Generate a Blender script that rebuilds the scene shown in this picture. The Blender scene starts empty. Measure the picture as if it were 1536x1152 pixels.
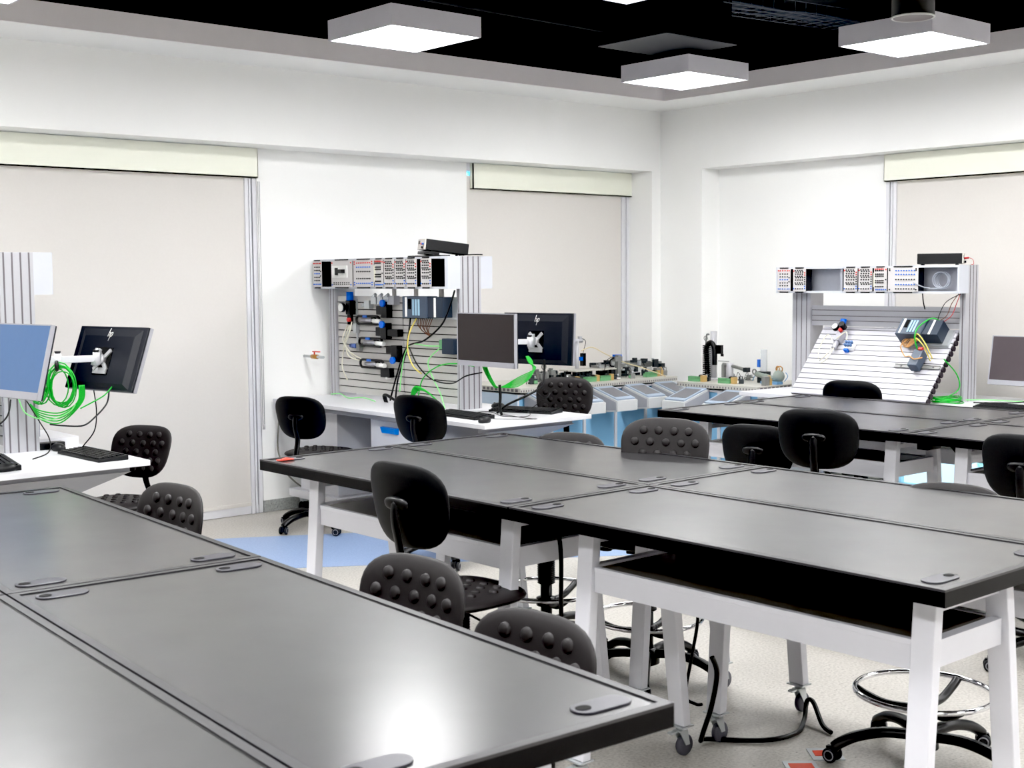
import bpy, bmesh, math, random
from mathutils import Vector, Matrix, Quaternion
random.seed(7)
SC = bpy.context.scene
COL = SC.collection
PI = math.pi
R = math.radians

# ------------------------------------------------------------------ materials
def lin(c):
    return tuple(((v/255)/12.92 if v/255 <= .04045 else ((v/255+.055)/1.055)**2.4) for v in c) + (1,)
MATS = {}
def mat(name, c, rough=.5, metal=0, var=.06, scale=30, bump=0, bscale=200, emit=0, spec=.5, alpha=1, trans=0, rvar=0):
    m = bpy.data.materials.new(name); m.use_nodes = True
    nt = m.node_tree; n = nt.nodes; l = nt.links
    b = n['Principled BSDF']
    base = lin(c)
    tc = n.new('ShaderNodeTexCoord')
    nz = n.new('ShaderNodeTexNoise'); nz.inputs['Scale'].default_value = scale; nz.inputs['Detail'].default_value = 4
    l.new(tc.outputs['Object'], nz.inputs['Vector'])
    mx = n.new('ShaderNodeMix'); mx.data_type = 'RGBA'
    mx.inputs[6].default_value = tuple(v*(1-var) for v in base[:3])+(1,)
    mx.inputs[7].default_value = tuple(min(1, v*(1+var)) for v in base[:3])+(1,)
    l.new(nz.outputs['Fac'], mx.inputs[0]); l.new(mx.outputs[2], b.inputs['Base Color'])
    b.inputs['Roughness'].default_value = rough
    b.inputs['Metallic'].default_value = metal
    b.inputs['Specular IOR Level'].default_value = spec
    if rvar:
        mr = n.new('ShaderNodeMapRange'); mr.inputs['To Min'].default_value = rough-rvar; mr.inputs['To Max'].default_value = rough+rvar
        l.new(nz.outputs['Fac'], mr.inputs['Value']); l.new(mr.outputs['Result'], b.inputs['Roughness'])
    if bump:
        n2 = n.new('ShaderNodeTexNoise'); n2.inputs['Scale'].default_value = bscale; n2.inputs['Detail'].default_value = 3
        l.new(tc.outputs['Object'], n2.inputs['Vector'])
        bp = n.new('ShaderNodeBump'); bp.inputs['Strength'].default_value = bump; bp.inputs['Distance'].default_value = .002
        l.new(n2.outputs['Fac'], bp.inputs['Height']); l.new(bp.outputs['Normal'], b.inputs['Normal'])
    if emit:
        b.inputs['Emission Color'].default_value = base; b.inputs['Emission Strength'].default_value = emit
    if alpha < 1: b.inputs['Alpha'].default_value = alpha
    if trans: b.inputs['Transmission Weight'].default_value = trans
    MATS[name] = m
    return m

wallM = mat('wall_paint', (248,248,246), .7, var=.015, scale=3, bump=.05)
soffM = mat('soffit_edge_paint', (250,245,246), .8, var=.03, scale=8)
blackCeil = mat('black_ceiling', (7,8,10), .9, var=.2)
ductM = mat('black_duct', (24,26,31), .7, var=.2)
blindM = mat('blind_fabric', (222,218,213), .85, var=.02, scale=60, bump=.15, bscale=900)
cassM = mat('blind_cassette', (242,243,229), .5, var=.01)
frameM = mat('window_frame', (226,226,230), .4, var=.02)
frameGapM = mat('frame_groove', (150,150,155), .5)
bracketM = mat('bracket_silver', (200,200,202), .35, .4)
glassM = mat('glass', (220,240,245), .02, trans=1, var=0)
lampBoxM = mat('lamp_housing', (226,224,232), .5, var=.02)
diffM = mat('lamp_diffuser', (255,255,255), .5, var=0, emit=13)
topM = mat('bench_top_laminate', (36,35,37), .45, var=.2, scale=4, spec=.45, rvar=.06)
_b = topM.node_tree.nodes['Principled BSDF']; _b.inputs['IOR'].default_value = 1.5
_b.inputs['Coat Weight'].default_value = .8; _b.inputs['Coat Roughness'].default_value = .22; _b.inputs['Coat IOR'].default_value = 1.6
edgeM = mat('bench_edge_black', (4,4,8), .45, var=.1, spec=.3)
edgeGreyM = mat('bench_edge_rim', (48,47,50), .38, var=.1, spec=.7)
gromM = mat('grommet_plastic', (68,67,74), .32, var=.08)
holeM = mat('hole_black', (3,3,3), .9, var=0)
steelW = mat('white_steel', (220,220,226), .42, var=.015, spec=.5)
shelfM = mat('shelf_laminate', (96,92,86), .32, var=.1)
zincM = mat('zinc_metal', (200,204,206), .32, .6, var=.06)
chromeM = mat('chrome', (225,225,228), .08, 1, var=0)
rubM = mat('grey_rubber', (92,92,100), .6)
rubD = mat('dark_rubber', (28,29,33), .6)
chairM = mat('chair_polyurethane', (40,37,38), .5, var=.12, scale=60, bump=.25, bscale=500)
chairBk = mat('chair_back_shell', (15,16,19), .5, var=.1, bump=.1, spec=.4)
chairFr = mat('chair_frame_black', (12,12,15), .35, var=.1, spec=.5)
whiteLam = mat('white_laminate', (224,224,228), .35, var=.01)
greyPan = mat('grey_panel', (168,169,175), .5, var=.03)
greyDark = mat('dark_grey_panel', (95,98,106), .55, var=.04)
alumM = mat('aluminium_profile', (190,190,195), .38, .12, var=.03)
alumD = mat('profile_groove', (120,116,120), .6, .2)
slatM = mat('slat_aluminium', (200,198,195), .4, .15, var=.03)
slatW = mat('slat_bright', (200,199,206), .4, .1, var=.02)
blueHan = mat('blue_handle', (22,130,225), .4)
rackM = mat('rack_housing', (205,208,216), .45, var=.01)
modM = mat('module_plate', (208,205,204), .45, var=.02)
blkM = mat('black_plastic', (12,13,16), .4, var=.1)
redM = mat('red_plastic', (210,60,55), .4)
bluM = mat('blue_plastic', (50,110,205), .4)
brBlu = mat('bright_blue_plastic', (10,105,215), .35)
plcM = mat('controller_grey', (70,82,98), .4, var=.04)
plcD = mat('controller_dark', (38,50,66), .4)
plcL = mat('controller_light_strip', (150,185,205), .4)
whtP = mat('white_plastic', (235,235,232), .4)
greenC = mat('green_cable', (35,180,55), .4, var=.1)
greenL = mat('pale_green_cable', (140,225,140), .4)
yelC = mat('yellow_cable', (235,215,110), .4)
brnC = mat('brown_cable', (120,80,60), .5)
redC = mat('red_cable', (190,40,45), .4)
tubeW = mat('white_tube', (225,222,205), .4)
blkC = mat('black_cable', (10,10,12), .4)
screenK = mat('screen_dark', (40,34,36), .22, var=.03, spec=.6)
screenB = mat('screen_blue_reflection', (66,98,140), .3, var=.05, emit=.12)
screenG = mat('screen_grey', (80,72,76), .2, var=.04, spec=.6)
bezelS = mat('bezel_silver', (176,176,184), .35, .4)
monBk = mat('monitor_back_shell', (22,25,34), .38, var=.08, spec=.55)
cabBlue = mat('pale_blue_door', (138,188,224), .45, var=.04, scale=4)
cabPale = mat('pale_blue_side', (205,222,240), .45, var=.02)
cabFr = mat('cabinet_frame', (222,223,228), .4, var=.02)
plateM = mat('slotted_plate', (200,198,190), .4, .15, var=.06)
conM = mat('console_shell', (205,206,206), .4, var=.02)
conS = mat('console_screen', (108,108,114), .3)
conB = mat('console_bezel', (165,180,198), .4)
grnT = mat('green_terminal', (110,165,120), .4, var=.1)
ochM = mat('ochre_plastic', (185,155,100), .4)
mechM = mat('mechanical_grey', (135,136,134), .4, .2, var=.2, scale=25)
mechD = mat('mechanical_dark', (55,60,64), .45, .3, var=.25, scale=25)
clearM = mat('clear_tube', (215,220,225), .1, var=0, alpha=.45)
orangeM = mat('orange_label', (225,70,30), .5, var=.1)
cordRed = mat('coral_plastic', (225,95,80), .5)
brassM = mat('brass', (190,140,80), .35, .8)
greySh = mat('grey_shell', (150,160,152), .4)

def terrazzo(name, base, c1, c2):
    m = bpy.data.materials.new(name); m.use_nodes = True
    nt = m.node_tree; n = nt.nodes; l = nt.links; b = n['Principled BSDF']
    tc = n.new('ShaderNodeTexCoord')
    v = n.new('ShaderNodeTexVoronoi'); v.inputs['Scale'].default_value = 80
    l.new(tc.outputs['Object'], v.inputs['Vector'])
    r1 = n.new('ShaderNodeValToRGB'); e = r1.color_ramp.elements
    e[0].position = .0; e[0].color = lin(c1); e[1].position = .16; e[1].color = lin(base)
    w = n.new('ShaderNodeMath'); w.operation = 'MULTIPLY'
    wn = n.new('ShaderNodeTexNoise'); wn.inputs['Scale'].default_value = 45
    l.new(tc.outputs['Object'], wn.inputs['Vector'])
    l.new(v.outputs['Distance'], w.inputs[0]); 
    r0 = n.new('ShaderNodeMapRange'); r0.inputs['From Min'].default_value = .35; r0.inputs['From Max'].default_value = .6
    r0.inputs['To Min'].default_value = .45; r0.inputs['To Max'].default_value = 3
    l.new(wn.outputs['Fac'], r0.inputs['Value']); l.new(r0.outputs['Result'], w.inputs[1])
    l.new(w.outputs[0], r1.inputs['Fac'])
    v2 = n.new('ShaderNodeTexNoise'); v2.inputs['Scale'].default_value = 90; v2.inputs['Detail'].default_value = 6
    l.new(tc.outputs['Object'], v2.inputs['Vector'])
    mx = n.new('ShaderNodeMix'); mx.data_type = 'RGBA'; mx.blend_type = 'MULTIPLY'; mx.inputs[0].default_value = .35
    r2 = n.new('ShaderNodeValToRGB'); e = r2.color_ramp.elements
    e[0].position = .35; e[0].color = lin(c2); e[1].position = .6; e[1].color = (1,1,1,1)
    l.new(v2.outputs['Fac'], r2.inputs['Fac'])
    l.new(r1.outputs['Color'], mx.inputs[6]); l.new(r2.outputs['Color'], mx.inputs[7])
    l.new(mx.outputs[2], b.inputs['Base Color']); b.inputs['Roughness'].default_value = .38
    return m
floorM = terrazzo('terrazzo_beige', (200,196,189), (95,90,88), (150,145,140))
floorB = terrazzo('terrazzo_blue', (158,180,216), (110,130,175), (190,205,225))
baseM = terrazzo('terrazzo_base', (175,178,175), (80,82,84), (130,130,130))

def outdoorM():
    m = bpy.data.materials.new('outdoor_glow'); m.use_nodes = True
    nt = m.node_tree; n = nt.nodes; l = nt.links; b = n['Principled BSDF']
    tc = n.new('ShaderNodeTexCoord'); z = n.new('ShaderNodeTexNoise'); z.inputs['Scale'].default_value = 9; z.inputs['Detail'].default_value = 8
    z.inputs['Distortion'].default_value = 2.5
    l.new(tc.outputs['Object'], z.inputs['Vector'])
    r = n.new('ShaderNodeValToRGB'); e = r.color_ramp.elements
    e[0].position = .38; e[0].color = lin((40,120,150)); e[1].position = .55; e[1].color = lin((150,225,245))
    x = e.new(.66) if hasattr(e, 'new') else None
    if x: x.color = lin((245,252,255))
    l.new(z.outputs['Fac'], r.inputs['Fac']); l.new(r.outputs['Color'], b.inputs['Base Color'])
    l.new(r.outputs['Color'], b.inputs['Emission Color']); b.inputs['Emission Strength'].default_value = 1.0  # outdoor brightness put in as emission
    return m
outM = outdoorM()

# ------------------------------------------------------------------ mesh builder
class MB:
    def __init__(s): s.bm = bmesh.new()
    def _f(s, vs, mi, sm=False):
        try:
            f = s.bm.faces.new(vs); f.material_index = mi; f.smooth = sm; return f
        except ValueError: return None
    def box(s, a, b, mi=0, M=None):
        P = [Vector((x, y, z)) for z in (a[2], b[2]) for y in (a[1], b[1]) for x in (a[0], b[0])]
        if M is not None: P = [M @ p for p in P]
        v = [s.bm.verts.new(p) for p in P]
        for q in ((0,2,3,1),(4,5,7,6),(0,1,5,4),(1,3,7,5),(3,2,6,7),(2,0,4,6)): s._f([v[i] for i in q], mi)
        return s
    def cbox(s, c, d, mi=0, rz=0, M=None):
        T = Matrix.Translation(Vector(c)) @ Matrix.Rotation(rz, 4, 'Z')
        if M is not None: T = M @ T
        return s.box((-d[0]/2, -d[1]/2, -d[2]/2), (d[0]/2, d[1]/2, d[2]/2), mi, T)
    def hexa(s, P, mi=0):       # 8 points: bottom loop 4, top loop 4
        v = [s.bm.verts.new(Vector(p)) for p in P]
        for q in ((3,2,1,0),(4,5,6,7),(0,1,5,4),(1,2,6,5),(2,3,7,6),(3,0,4,7)): s._f([v[i] for i in q], mi)
        return s
    def prism(s, poly, f0, f1, mi=0):   # poly 2D list; f0,f1: function (u,v)->3D
        a = [s.bm.verts.new(Vector(f0(*p))) for p in poly]; b = [s.bm.verts.new(Vector(f1(*p))) for p in poly]
        s._f(a[::-1], mi); s._f(b, mi)
        for i in range(len(poly)):
            j = (i+1) % len(poly); s._f([a[i], a[j], b[j], b[i]], mi)
        return s
    def cyl(s, p0, p1, r0, r1=None, n=16, mi=0, cap=True, sm=True):
        r1 = r0 if r1 is None else r1
        p0 = Vector(p0); p1 = Vector(p1); d = (p1-p0).normalized()
        q = d.to_track_quat('Z', 'Y')
        A = []; B = []
        for i in range(n):
            a = 2*PI*i/n; o = q @ Vector((math.cos(a), math.sin(a), 0))
            A.append(s.bm.verts.new(p0+o*r0)); B.append(s.bm.verts.new(p1+o*r1))
        for i in range(n):
            j = (i+1) % n; s._f([A[i], A[j], B[j], B[i]], mi, sm)
        if cap: s._f(A[::-1], mi); s._f(B, mi)
        return s
    def tube(s, pts, r, n=8, mi=0, closed=False, smooth=0, flat=None):
        pts = [Vector(p) for p in pts]
        if smooth:
            out = []; N = len(pts); rng = range(N if closed else N-1)
            for i in rng:
                if closed: p0, p1, p2, p3 = pts[i-1], pts[i], pts[(i+1) % N], pts[(i+2) % N]
                else: p0, p1, p2, p3 = pts[max(i-1, 0)], pts[i], pts[i+1], pts[min(i+2, N-1)]
                for k in range(smooth):
                    t = k/smooth
                    out.append(.5*((2*p1)+(-p0+p2)*t+(2*p0-5*p1+4*p2-p3)*t*t+(-p0+3*p1-3*p2+p3)*t**3))
            if not closed: out.append(pts[-1])
            pts = out
        N = len(pts); rings = []
        nrm = None
        for i in range(N):
            if closed: t = (pts[(i+1) % N]-pts[i-1])
            else: t = pts[min(i+1, N-1)]-pts[max(i-1, 0)]
            if t.length < 1e-9: t = Vector((0,0,1))
            t.normalize()
            if nrm is None:
                nrm = t.orthogonal().normalized()
                if flat is not None: nrm = (Vector(flat)-t*t.dot(Vector(flat))).normalized()
            else:
                nrm = nrm - t*nrm.dot(t)
                if nrm.length < 1e-6: nrm = t.orthogonal()
                nrm.normalize()
            bn = t.cross(nrm); rr = r[i] if isinstance(r, (list, tuple)) and len(r) == N else r
            ra, rb = (rr if isinstance(rr, tuple) else (rr, rr))
            rings.append([s.bm.verts.new(pts[i]+nrm*math.cos(2*PI*k/n)*ra+bn*math.sin(2*PI*k/n)*rb) for k in range(n)])
        M = N if closed else N-1
        for i in range(M):
            A = rings[i]; B = rings[(i+1) % N]
            for k in range(n): s._f([A[k], A[(k+1) % n], B[(k+1) % n], B[k]], mi, True)
        if not closed: s._f(rings[0][::-1], mi); s._f(rings[-1], mi)
        return s
    def lathe(s, prof, c=(0,0,0), n=24, mi=0, axis=None):
        c = Vector(c); q = Quaternion() if axis is None else Vector(axis).to_track_quat('Z', 'Y')
        rings = []
        for r, z in prof:
            rings.append([s.bm.verts.new(c + q @ Vector((r*math.cos(2*PI*k/n), r*math.sin(2*PI*k/n), z))) for k in range(n)])
        for A, B in zip(rings, rings[1:]):
            for k in range(n): s._f([A[k], A[(k+1) % n], B[(k+1) % n], B[k]], mi, True)
        s._f(rings[0][::-1], mi); s._f(rings[-1], mi)
        return s
    def torus(s, c, R0, r, axis=(0,0,1), n=32, m=8, mi=0):
        q = Vector(axis).to_track_quat('Z', 'Y')
        return s.tube([Vector(c)+q @ Vector((R0*math.cos(2*PI*i/n), R0*math.sin(2*PI*i/n), 0)) for i in range(n)], r, m, mi, True)
    def ball(s, c, r, mi=0, sc=(1,1,1), n=12):
        M = Matrix.Translation(Vector(c)) @ Matrix.Diagonal((sc[0], sc[1], sc[2], 1))
        g = bmesh.ops.create_uvsphere(s.bm, u_segments=n, v_segments=max(6, n//2), radius=r, matrix=M)
        for v in g['verts']:
            for f in v.link_faces: f.material_index = mi; f.smooth = True
        return s
    def out(s, name, mats, parent=None, bev=0, loc=None, sub=0):
        me = bpy.data.meshes.new(name)
        bmesh.ops.recalc_face_normals(s.bm, faces=s.bm.faces)
        s.bm.to_mesh(me); s.bm.free()
        if not isinstance(mats, (list, tuple)): mats = [mats]
        for m in mats: me.materials.append(m)
        o = bpy.data.objects.new(name, me); COL.objects.link(o)
        if parent is not None: o.parent = parent
        if loc: o.location = loc
        if bev:
            md = o.modifiers.new('bevel', 'BEVEL'); md.width = bev; md.segments = 2; md.limit_method = 'ANGLE'; md.angle_limit = R(50)
        if sub:
            md = o.modifiers.new('sub', 'SUBSURF'); md.levels = sub; md.render_levels = sub
        return o

def tag(o, label=None, cat=None, group=None, kind=None):
    if label: o['label'] = label
    if cat: o['category'] = cat
    if group: o['group'] = group
    if kind: o['kind'] = kind
    return o
def thing(name, label, cat, loc=(0,0,0), rz=0, group=None):
    o = bpy.data.objects.new(name, None); COL.objects.link(o)
    o.empty_display_size = .1
    o.location = loc; o.rotation_euler = (0, 0, rz)
    return tag(o, label, cat, group)
def struct(mb, name, m, **k):
    return tag(mb.out(name, m, **k), kind='structure')
def dup(root, loc, rz, label, group=None):
    def cp(o, par):
        c = o.copy(); COL.objects.link(c)
        if par: c.parent = par
        for ch in o.children: cp(ch, c)
        return c
    r = cp(root, None); r.location = loc; r.rotation_euler = (0, 0, rz)
    tag(r, label, None, group)
    return r

# ------------------------------------------------------------------ room
YW, YF, XF, XR = 8.11, 7.823, 8.43, 8.65
ZB, ZS, ZT = 2.56, 3.073, 3.205
X0, Y0 = -3.2, -3.2
b = MB(); b.box((X0-.2, Y0-.2, -.1), (XR+.4, YW+.4, 0)); struct(b, 'floor', floorM)
# blue inlay band crossing the floor diagonally
b = MB()
up = lambda x: 7.437-.57*(x-3.966)
lo = lambda x: 6.321-.63*(x-3.955)
poly = [(2.6, lo(2.6)), (7.4, lo(7.4)), (7.4, up(7.4)), (3.0, 7.99), (2.6, 7.99)]
b.prism(poly, lambda x, y: (x, y, .0005), lambda x, y: (x, y, .002)); struct(b, 'floor_inlay', floorB)
# left wall
b = MB()
b.box((X0, YF, ZB), (XF, YW+.3, 3.9))                       # beam above the windows
b.box((4.622, YW, 0), (6.50, YW+.3, ZB))
b.box((8.322, YF, 0), (XF+.5, YW+.3, ZB))                   # corner column
b.box((X0, YW, 0), (1.0, YW+.3, ZB))
b.box((6.50, YW+.05, 0), (8.322, YW+.3, .42))
struct(b, 'wall_left', wallM)
b = MB()
b.box((XF, Y0, ZB), (XR+.3, YF, 3.9))
b.box((XF, 7.35, 0), (XR+.3, YF, ZB))
b.box((XR, 5.70, 0), (XR+.3, 7.35, ZB))
b.box((XR, Y0, 0), (XR+.3, 3.1, ZB))
struct(b, 'wall_right', wallM)
b = MB(); b.box((X0-.2, Y0, 0), (X0, YW+.3, 3.9)); struct(b, 'wall_back', wallM)
b = MB(); b.box((X0, Y0-.2, 0), (XR+.3, Y0, 3.9)); struct(b, 'wall_front', wallM)
# soffit ledge: white underside, grey front edge
b = MB()
b.box((X0, 7.32, ZS), (XF, YF, ZS+.01)); b.box((7.93, Y0, ZS), (XF, 7.32, ZS+.01))
struct(b, 'trim_1', wallM)
b = MB()
b.box((X0, 7.315, ZS), (7.925, 7.325, ZT)); b.box((7.925, Y0, ZS), (7.935, 7.325, ZT))
struct(b, 'trim_2', soffM)
b = MB()
b.box((X0, 7.325, ZT-.01), (XF, YF, ZT)); b.box((7.935, Y0, ZT-.01), (XF, 7.325, ZT))
b.box((X0, YF-.01, ZT), (XF, YF-.002, 3.9)); b.box((XF-.01, Y0, ZT), (XF-.002, YF, 3.9))
b.box((X0+.002, Y0, ZT), (X0+.01, YF, 3.9)); b.box((X0, Y0+.002, ZT), (XF, Y0+.01, 3.9))
struct(b, 'trim_3', blackCeil)
b = MB(); b.box((X0-.2, Y0-.2, 3.9), (XR+.4, YW+.4, 4.0)); struct(b, 'ceiling', blackCeil)
b = MB(); b.box((4.622, YW-.006, 0.0021), (6.50, YW, .085)); struct(b, 'baseboard_left', baseM)
b = MB(); b.box((XR-.006, 5.70, 0.0), (XR, 7.35, .085)); struct(b, 'baseboard_right', baseM)

# windows with blinds
def window(nm, horiz, a0, a1, zb, wallp, label_bits, jamb0=True, jamb1=True):
    # horiz True: on the left wall (runs along X), else right wall (runs along Y)
    root = bpy.data.objects.new(nm, None); COL.objects.link(root); root['kind'] = 'structure'
    def bx(mb, u0, u1, d0, d1, z0, z1, mi=0):   # u along wall, d depth into the room
        if horiz: mb.box((u0, wallp-d1, z0), (u1, wallp-d0, z1), mi)
        else: mb.box((wallp-d1, u0, z0), (wallp-d0, u1, z1), mi)
    f = MB()
    for (u0, u1, on) in ((a0, a0+.088, jamb0), (a1-.088, a1, jamb1)):
        if on:
            bx(f, u0, u1, -.12, -.02, 0.003, ZB)
            bx(f, u0+.0, u0+.026, -.02, .012, 0.003, ZB); bx(f, u0+.034, u0+.05, -.02, .006, .003, ZB); bx(f, u0+.058, u1, -.02, .012, .003, ZB)
    bx(f, a0, a1, -.12, .0, .003, .05); bx(f, a0, a1, -.12, .0, zb-.10 if zb > .5 else .05, zb-.03 if zb > .5 else .06)
    bx(f, a0, a1, -.12, .0, ZB-.06, ZB)
    f.out('window_frame', frameM, root)
    g = MB(); bx(g, a0+.05, a1-.05, -.09, -.085, .05, ZB-.06); g.out('pane', glassM, root)
    s = MB(); bx(s, a0+(.088 if jamb0 else .0), a1-(.088 if jamb1 else 0), -.006, -.003, zb+.02, ZB-.1); bx(s, a0+.088, a1-.088, -.012, .004, zb, zb+.025)
    s.out('roller_blind', blindM, root)
    c = MB(); c0, c1 = (a0+(.035 if nm == 'window_2' else 0), a1+(.055 if nm == 'window_2' else 0))
    bx(c, c0, c1, .03, .045, 2.353, ZB-.004); bx(c, c0, c1, -.004, .045, 2.353, 2.362)
    bx(c, c0, c0+.004, 0.001, .045, 2.353, ZB-.004); bx(c, c1-.004, c1, .001, .045, 2.353, ZB-.004)
    c.out('blind_cassette', cassM, root)
window('window_1', True, 1.0, 4.612, .06, YW, '')
window('window_2', True, 6.50, 8.322, .80, YW, '', jamb0=False)
window('window_3', False, 3.1, 5.70, .29, XR, '')
b = MB(); b.tube([(4.604, YW-.05, 2.33), (4.604, YW-.05, .62)], .003, 6); b.tube([(4.617, YW-.05, 2.33), (4.617, YW-.05, .62)], .003, 6)
b.cyl((4.6105, YW-.05, .60), (4.6105, YW-.05, .635), .01, n=8)
tag(b.out('blind_chain', mat('cord_grey', (190,188,190), .5)), 'thin bead cord loop hanging beside the left window blind', 'cord')
# flat glowing sheets added for the bright outdoor view
b = MB(); b.box((5.5, 9.6, 0), (9.6, 9.7, 3.0)); tag(b.out('backdrop', outM), 'glowing sheet for the hazy outdoors seen below the middle blind', 'backdrop', kind='structure')
b = MB(); b.box((10.3, 2.0, 0), (10.4, 7.0, 3.0)); tag(b.out('backdrop', outM), 'glowing sheet for the hazy outdoors seen below the right blind', 'backdrop', kind='structure')

# ------------------------------------------------------------------ ceiling fittings
def make_lamp():
    t = thing('ceiling_lamp', 'x', 'ceiling lamp')
    h = MB(); s = .31; w = .012
    h.box((-s, -s, 0), (s, -s+w, .115)); h.box((-s, s-w, 0), (s, s, .115)); h.box((-s, -s+w, 0), (-s+w, s-w, .115)); h.box((s-w, -s+w, 0), (s, s-w, .115))
    h.box((-s+w, -s+w, .10), (s-w, s-w, .115))
    h.out('lamp_housing', lampBoxM, t)
    d = MB(); d.box((-s+w+.001, -s+w+.001, .006), (s-w-.001, s-w-.001, .016)); d.out('diffuser', diffM, t)
    r = MB()
    for x in (-.22, .22):
        for y in (-.22, .22): r.cyl((x, y, .115), (x, y, .9), .002, n=6)
    r.out('suspension_wire', ductM, t)
    return t
LMP = [(4.44,6.09,'square white suspended lamp left of centre in front of the left wall'),
       (6.89,6.17,'square white suspended lamp nearest the room corner, below the black air box'),
       (6.90,4.38,'square white suspended lamp at the upper right behind the round spotlight'),
       (4.44,4.33,'square white lamp barely dipping into the top edge beside the cable tray'),
       (2.07,6.22,'square white lamp cut off at the top left corner'),]
LMP += [(x, y, None) for x in (-.4, 2.0, 4.44, 6.9) for y in (-.9, .85, 2.6, 4.36, 6.1) if not ((x > 1 and y > 6) or (x > 4 and y > 4))]
lp = make_lamp()
k = 0
for i, (x, y, lb) in enumerate(LMP):
    o = lp if i == 0 else dup(lp, (x, y, 3.0), 0, lb)
    o.location = (x, y, 3.0)
    o['label'] = lb or 'square white suspended lamp of the same kind further back above the benches'
    o['group'] = 'square suspended ceiling lamps'
# black air box
t = thing('air_diffuser', 'black square ventilation box hanging above the corner lamp', 'ventilation box', (6.42, 5.90, 3.15))
b = MB(); b.box((-.31, -.28, .012), (.31, .28, .75)); b.out('duct_box', ductM, t)
b = MB(); s = .335; b.box((-s, -.30, 0), (s, .30, .012)); b.out('grille', mat('grille_dark', (52,55,60), .5), t)
b = MB(); b.tube([(-s, -.3, 0.004), (s, -.3, .004), (s, .3, .004), (-s, .3, .004)], .004, 6, closed=True); b.out('rim', mat('grille_rim', (120,122,126), .5), t)
# spotlight
t = thing('spotlight', 'black round spotlight with pale rim in front of the right lamp', 'spotlight', (6.43, 4.09, 3.055))
b = MB(); b.cyl((0, 0, .004), (0, 0, .30), .115, n=32); b.box((-.03, -.03, .30), (.03, .03, .845)); b.out('lamp_body', blkM, t)
b = MB(); b.torus((0, 0, .004), .112, .006, n=40); b.out('rim', whtP, t)
b = MB(); b.cyl((0, 0, 0), (0, 0, .006), .104, n=32); b.out('lens', mat('lens_grey', (120,112,112), .3), t)
b = MB(); b.box((-.118, -.03, .12), (-.115, .03, .16)); b.out('rating_label', mat('label_grey', (150,155,165), .5), t, )
# cable tray
t = thing('cable_tray', 'dark wire mesh cable tray carrying cables under the black ceiling', 'cable tray', (0, 0, 0))
b = MB()
def tray_pt(u, s, z): return (5.6+2.6*u, 5.9-.9*u*.35+s, z)
for s in (-.15, -.05, .05, .15): b.tube([tray_pt(0, s, 3.42), tray_pt(1, s, 3.42)], .004, 6)
for s in (-.15, .15): b.tube([tray_pt(0, s, 3.5), tray_pt(1, s, 3.5)], .004, 6)
for i in range(27):
    u = i/26; b.tube([tray_pt(u, -.15, 3.5), tray_pt(u, -.15, 3.42), tray_pt(u, .15, 3.42), tray_pt(u, .15, 3.5)], .0035, 5)
b.out('wire_basket', mat('tray_wire', (120,126,135), .5), t)
b = MB()
for j in range(6):
    b.tube([tray_pt(u/8, -.1+.035*j+random.uniform(-.02, .02), 3.432+random.uniform(0, .02)) for u in range(9)], .007, 6, smooth=3)
b.out('cables', mat('tray_cable', (85,96,112), .5), t)
t = thing('ventilation_duct', 'large black rectangular duct running below the black ceiling', 'duct', (0, 0, 0))
b = MB(); b.box((4.6, 5.25, 3.5), (7.9, 5.65, 3.85)); b.box((5.5, 5.0, 3.45), (5.53, 5.65, 3.88)); b.out('duct_body', ductM, t)
b = MB(); b.box((4.9, 6.7, 3.45), (5.0, 6.8, 3.9)); b.tube([(3.0, 6.6, 3.4), (7.8, 6.75, 3.4)], .02, 8)
tag(b.out('ceiling_pipe', ductM), 'thin black pipe crossing below the black ceiling', 'pipe')

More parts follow.
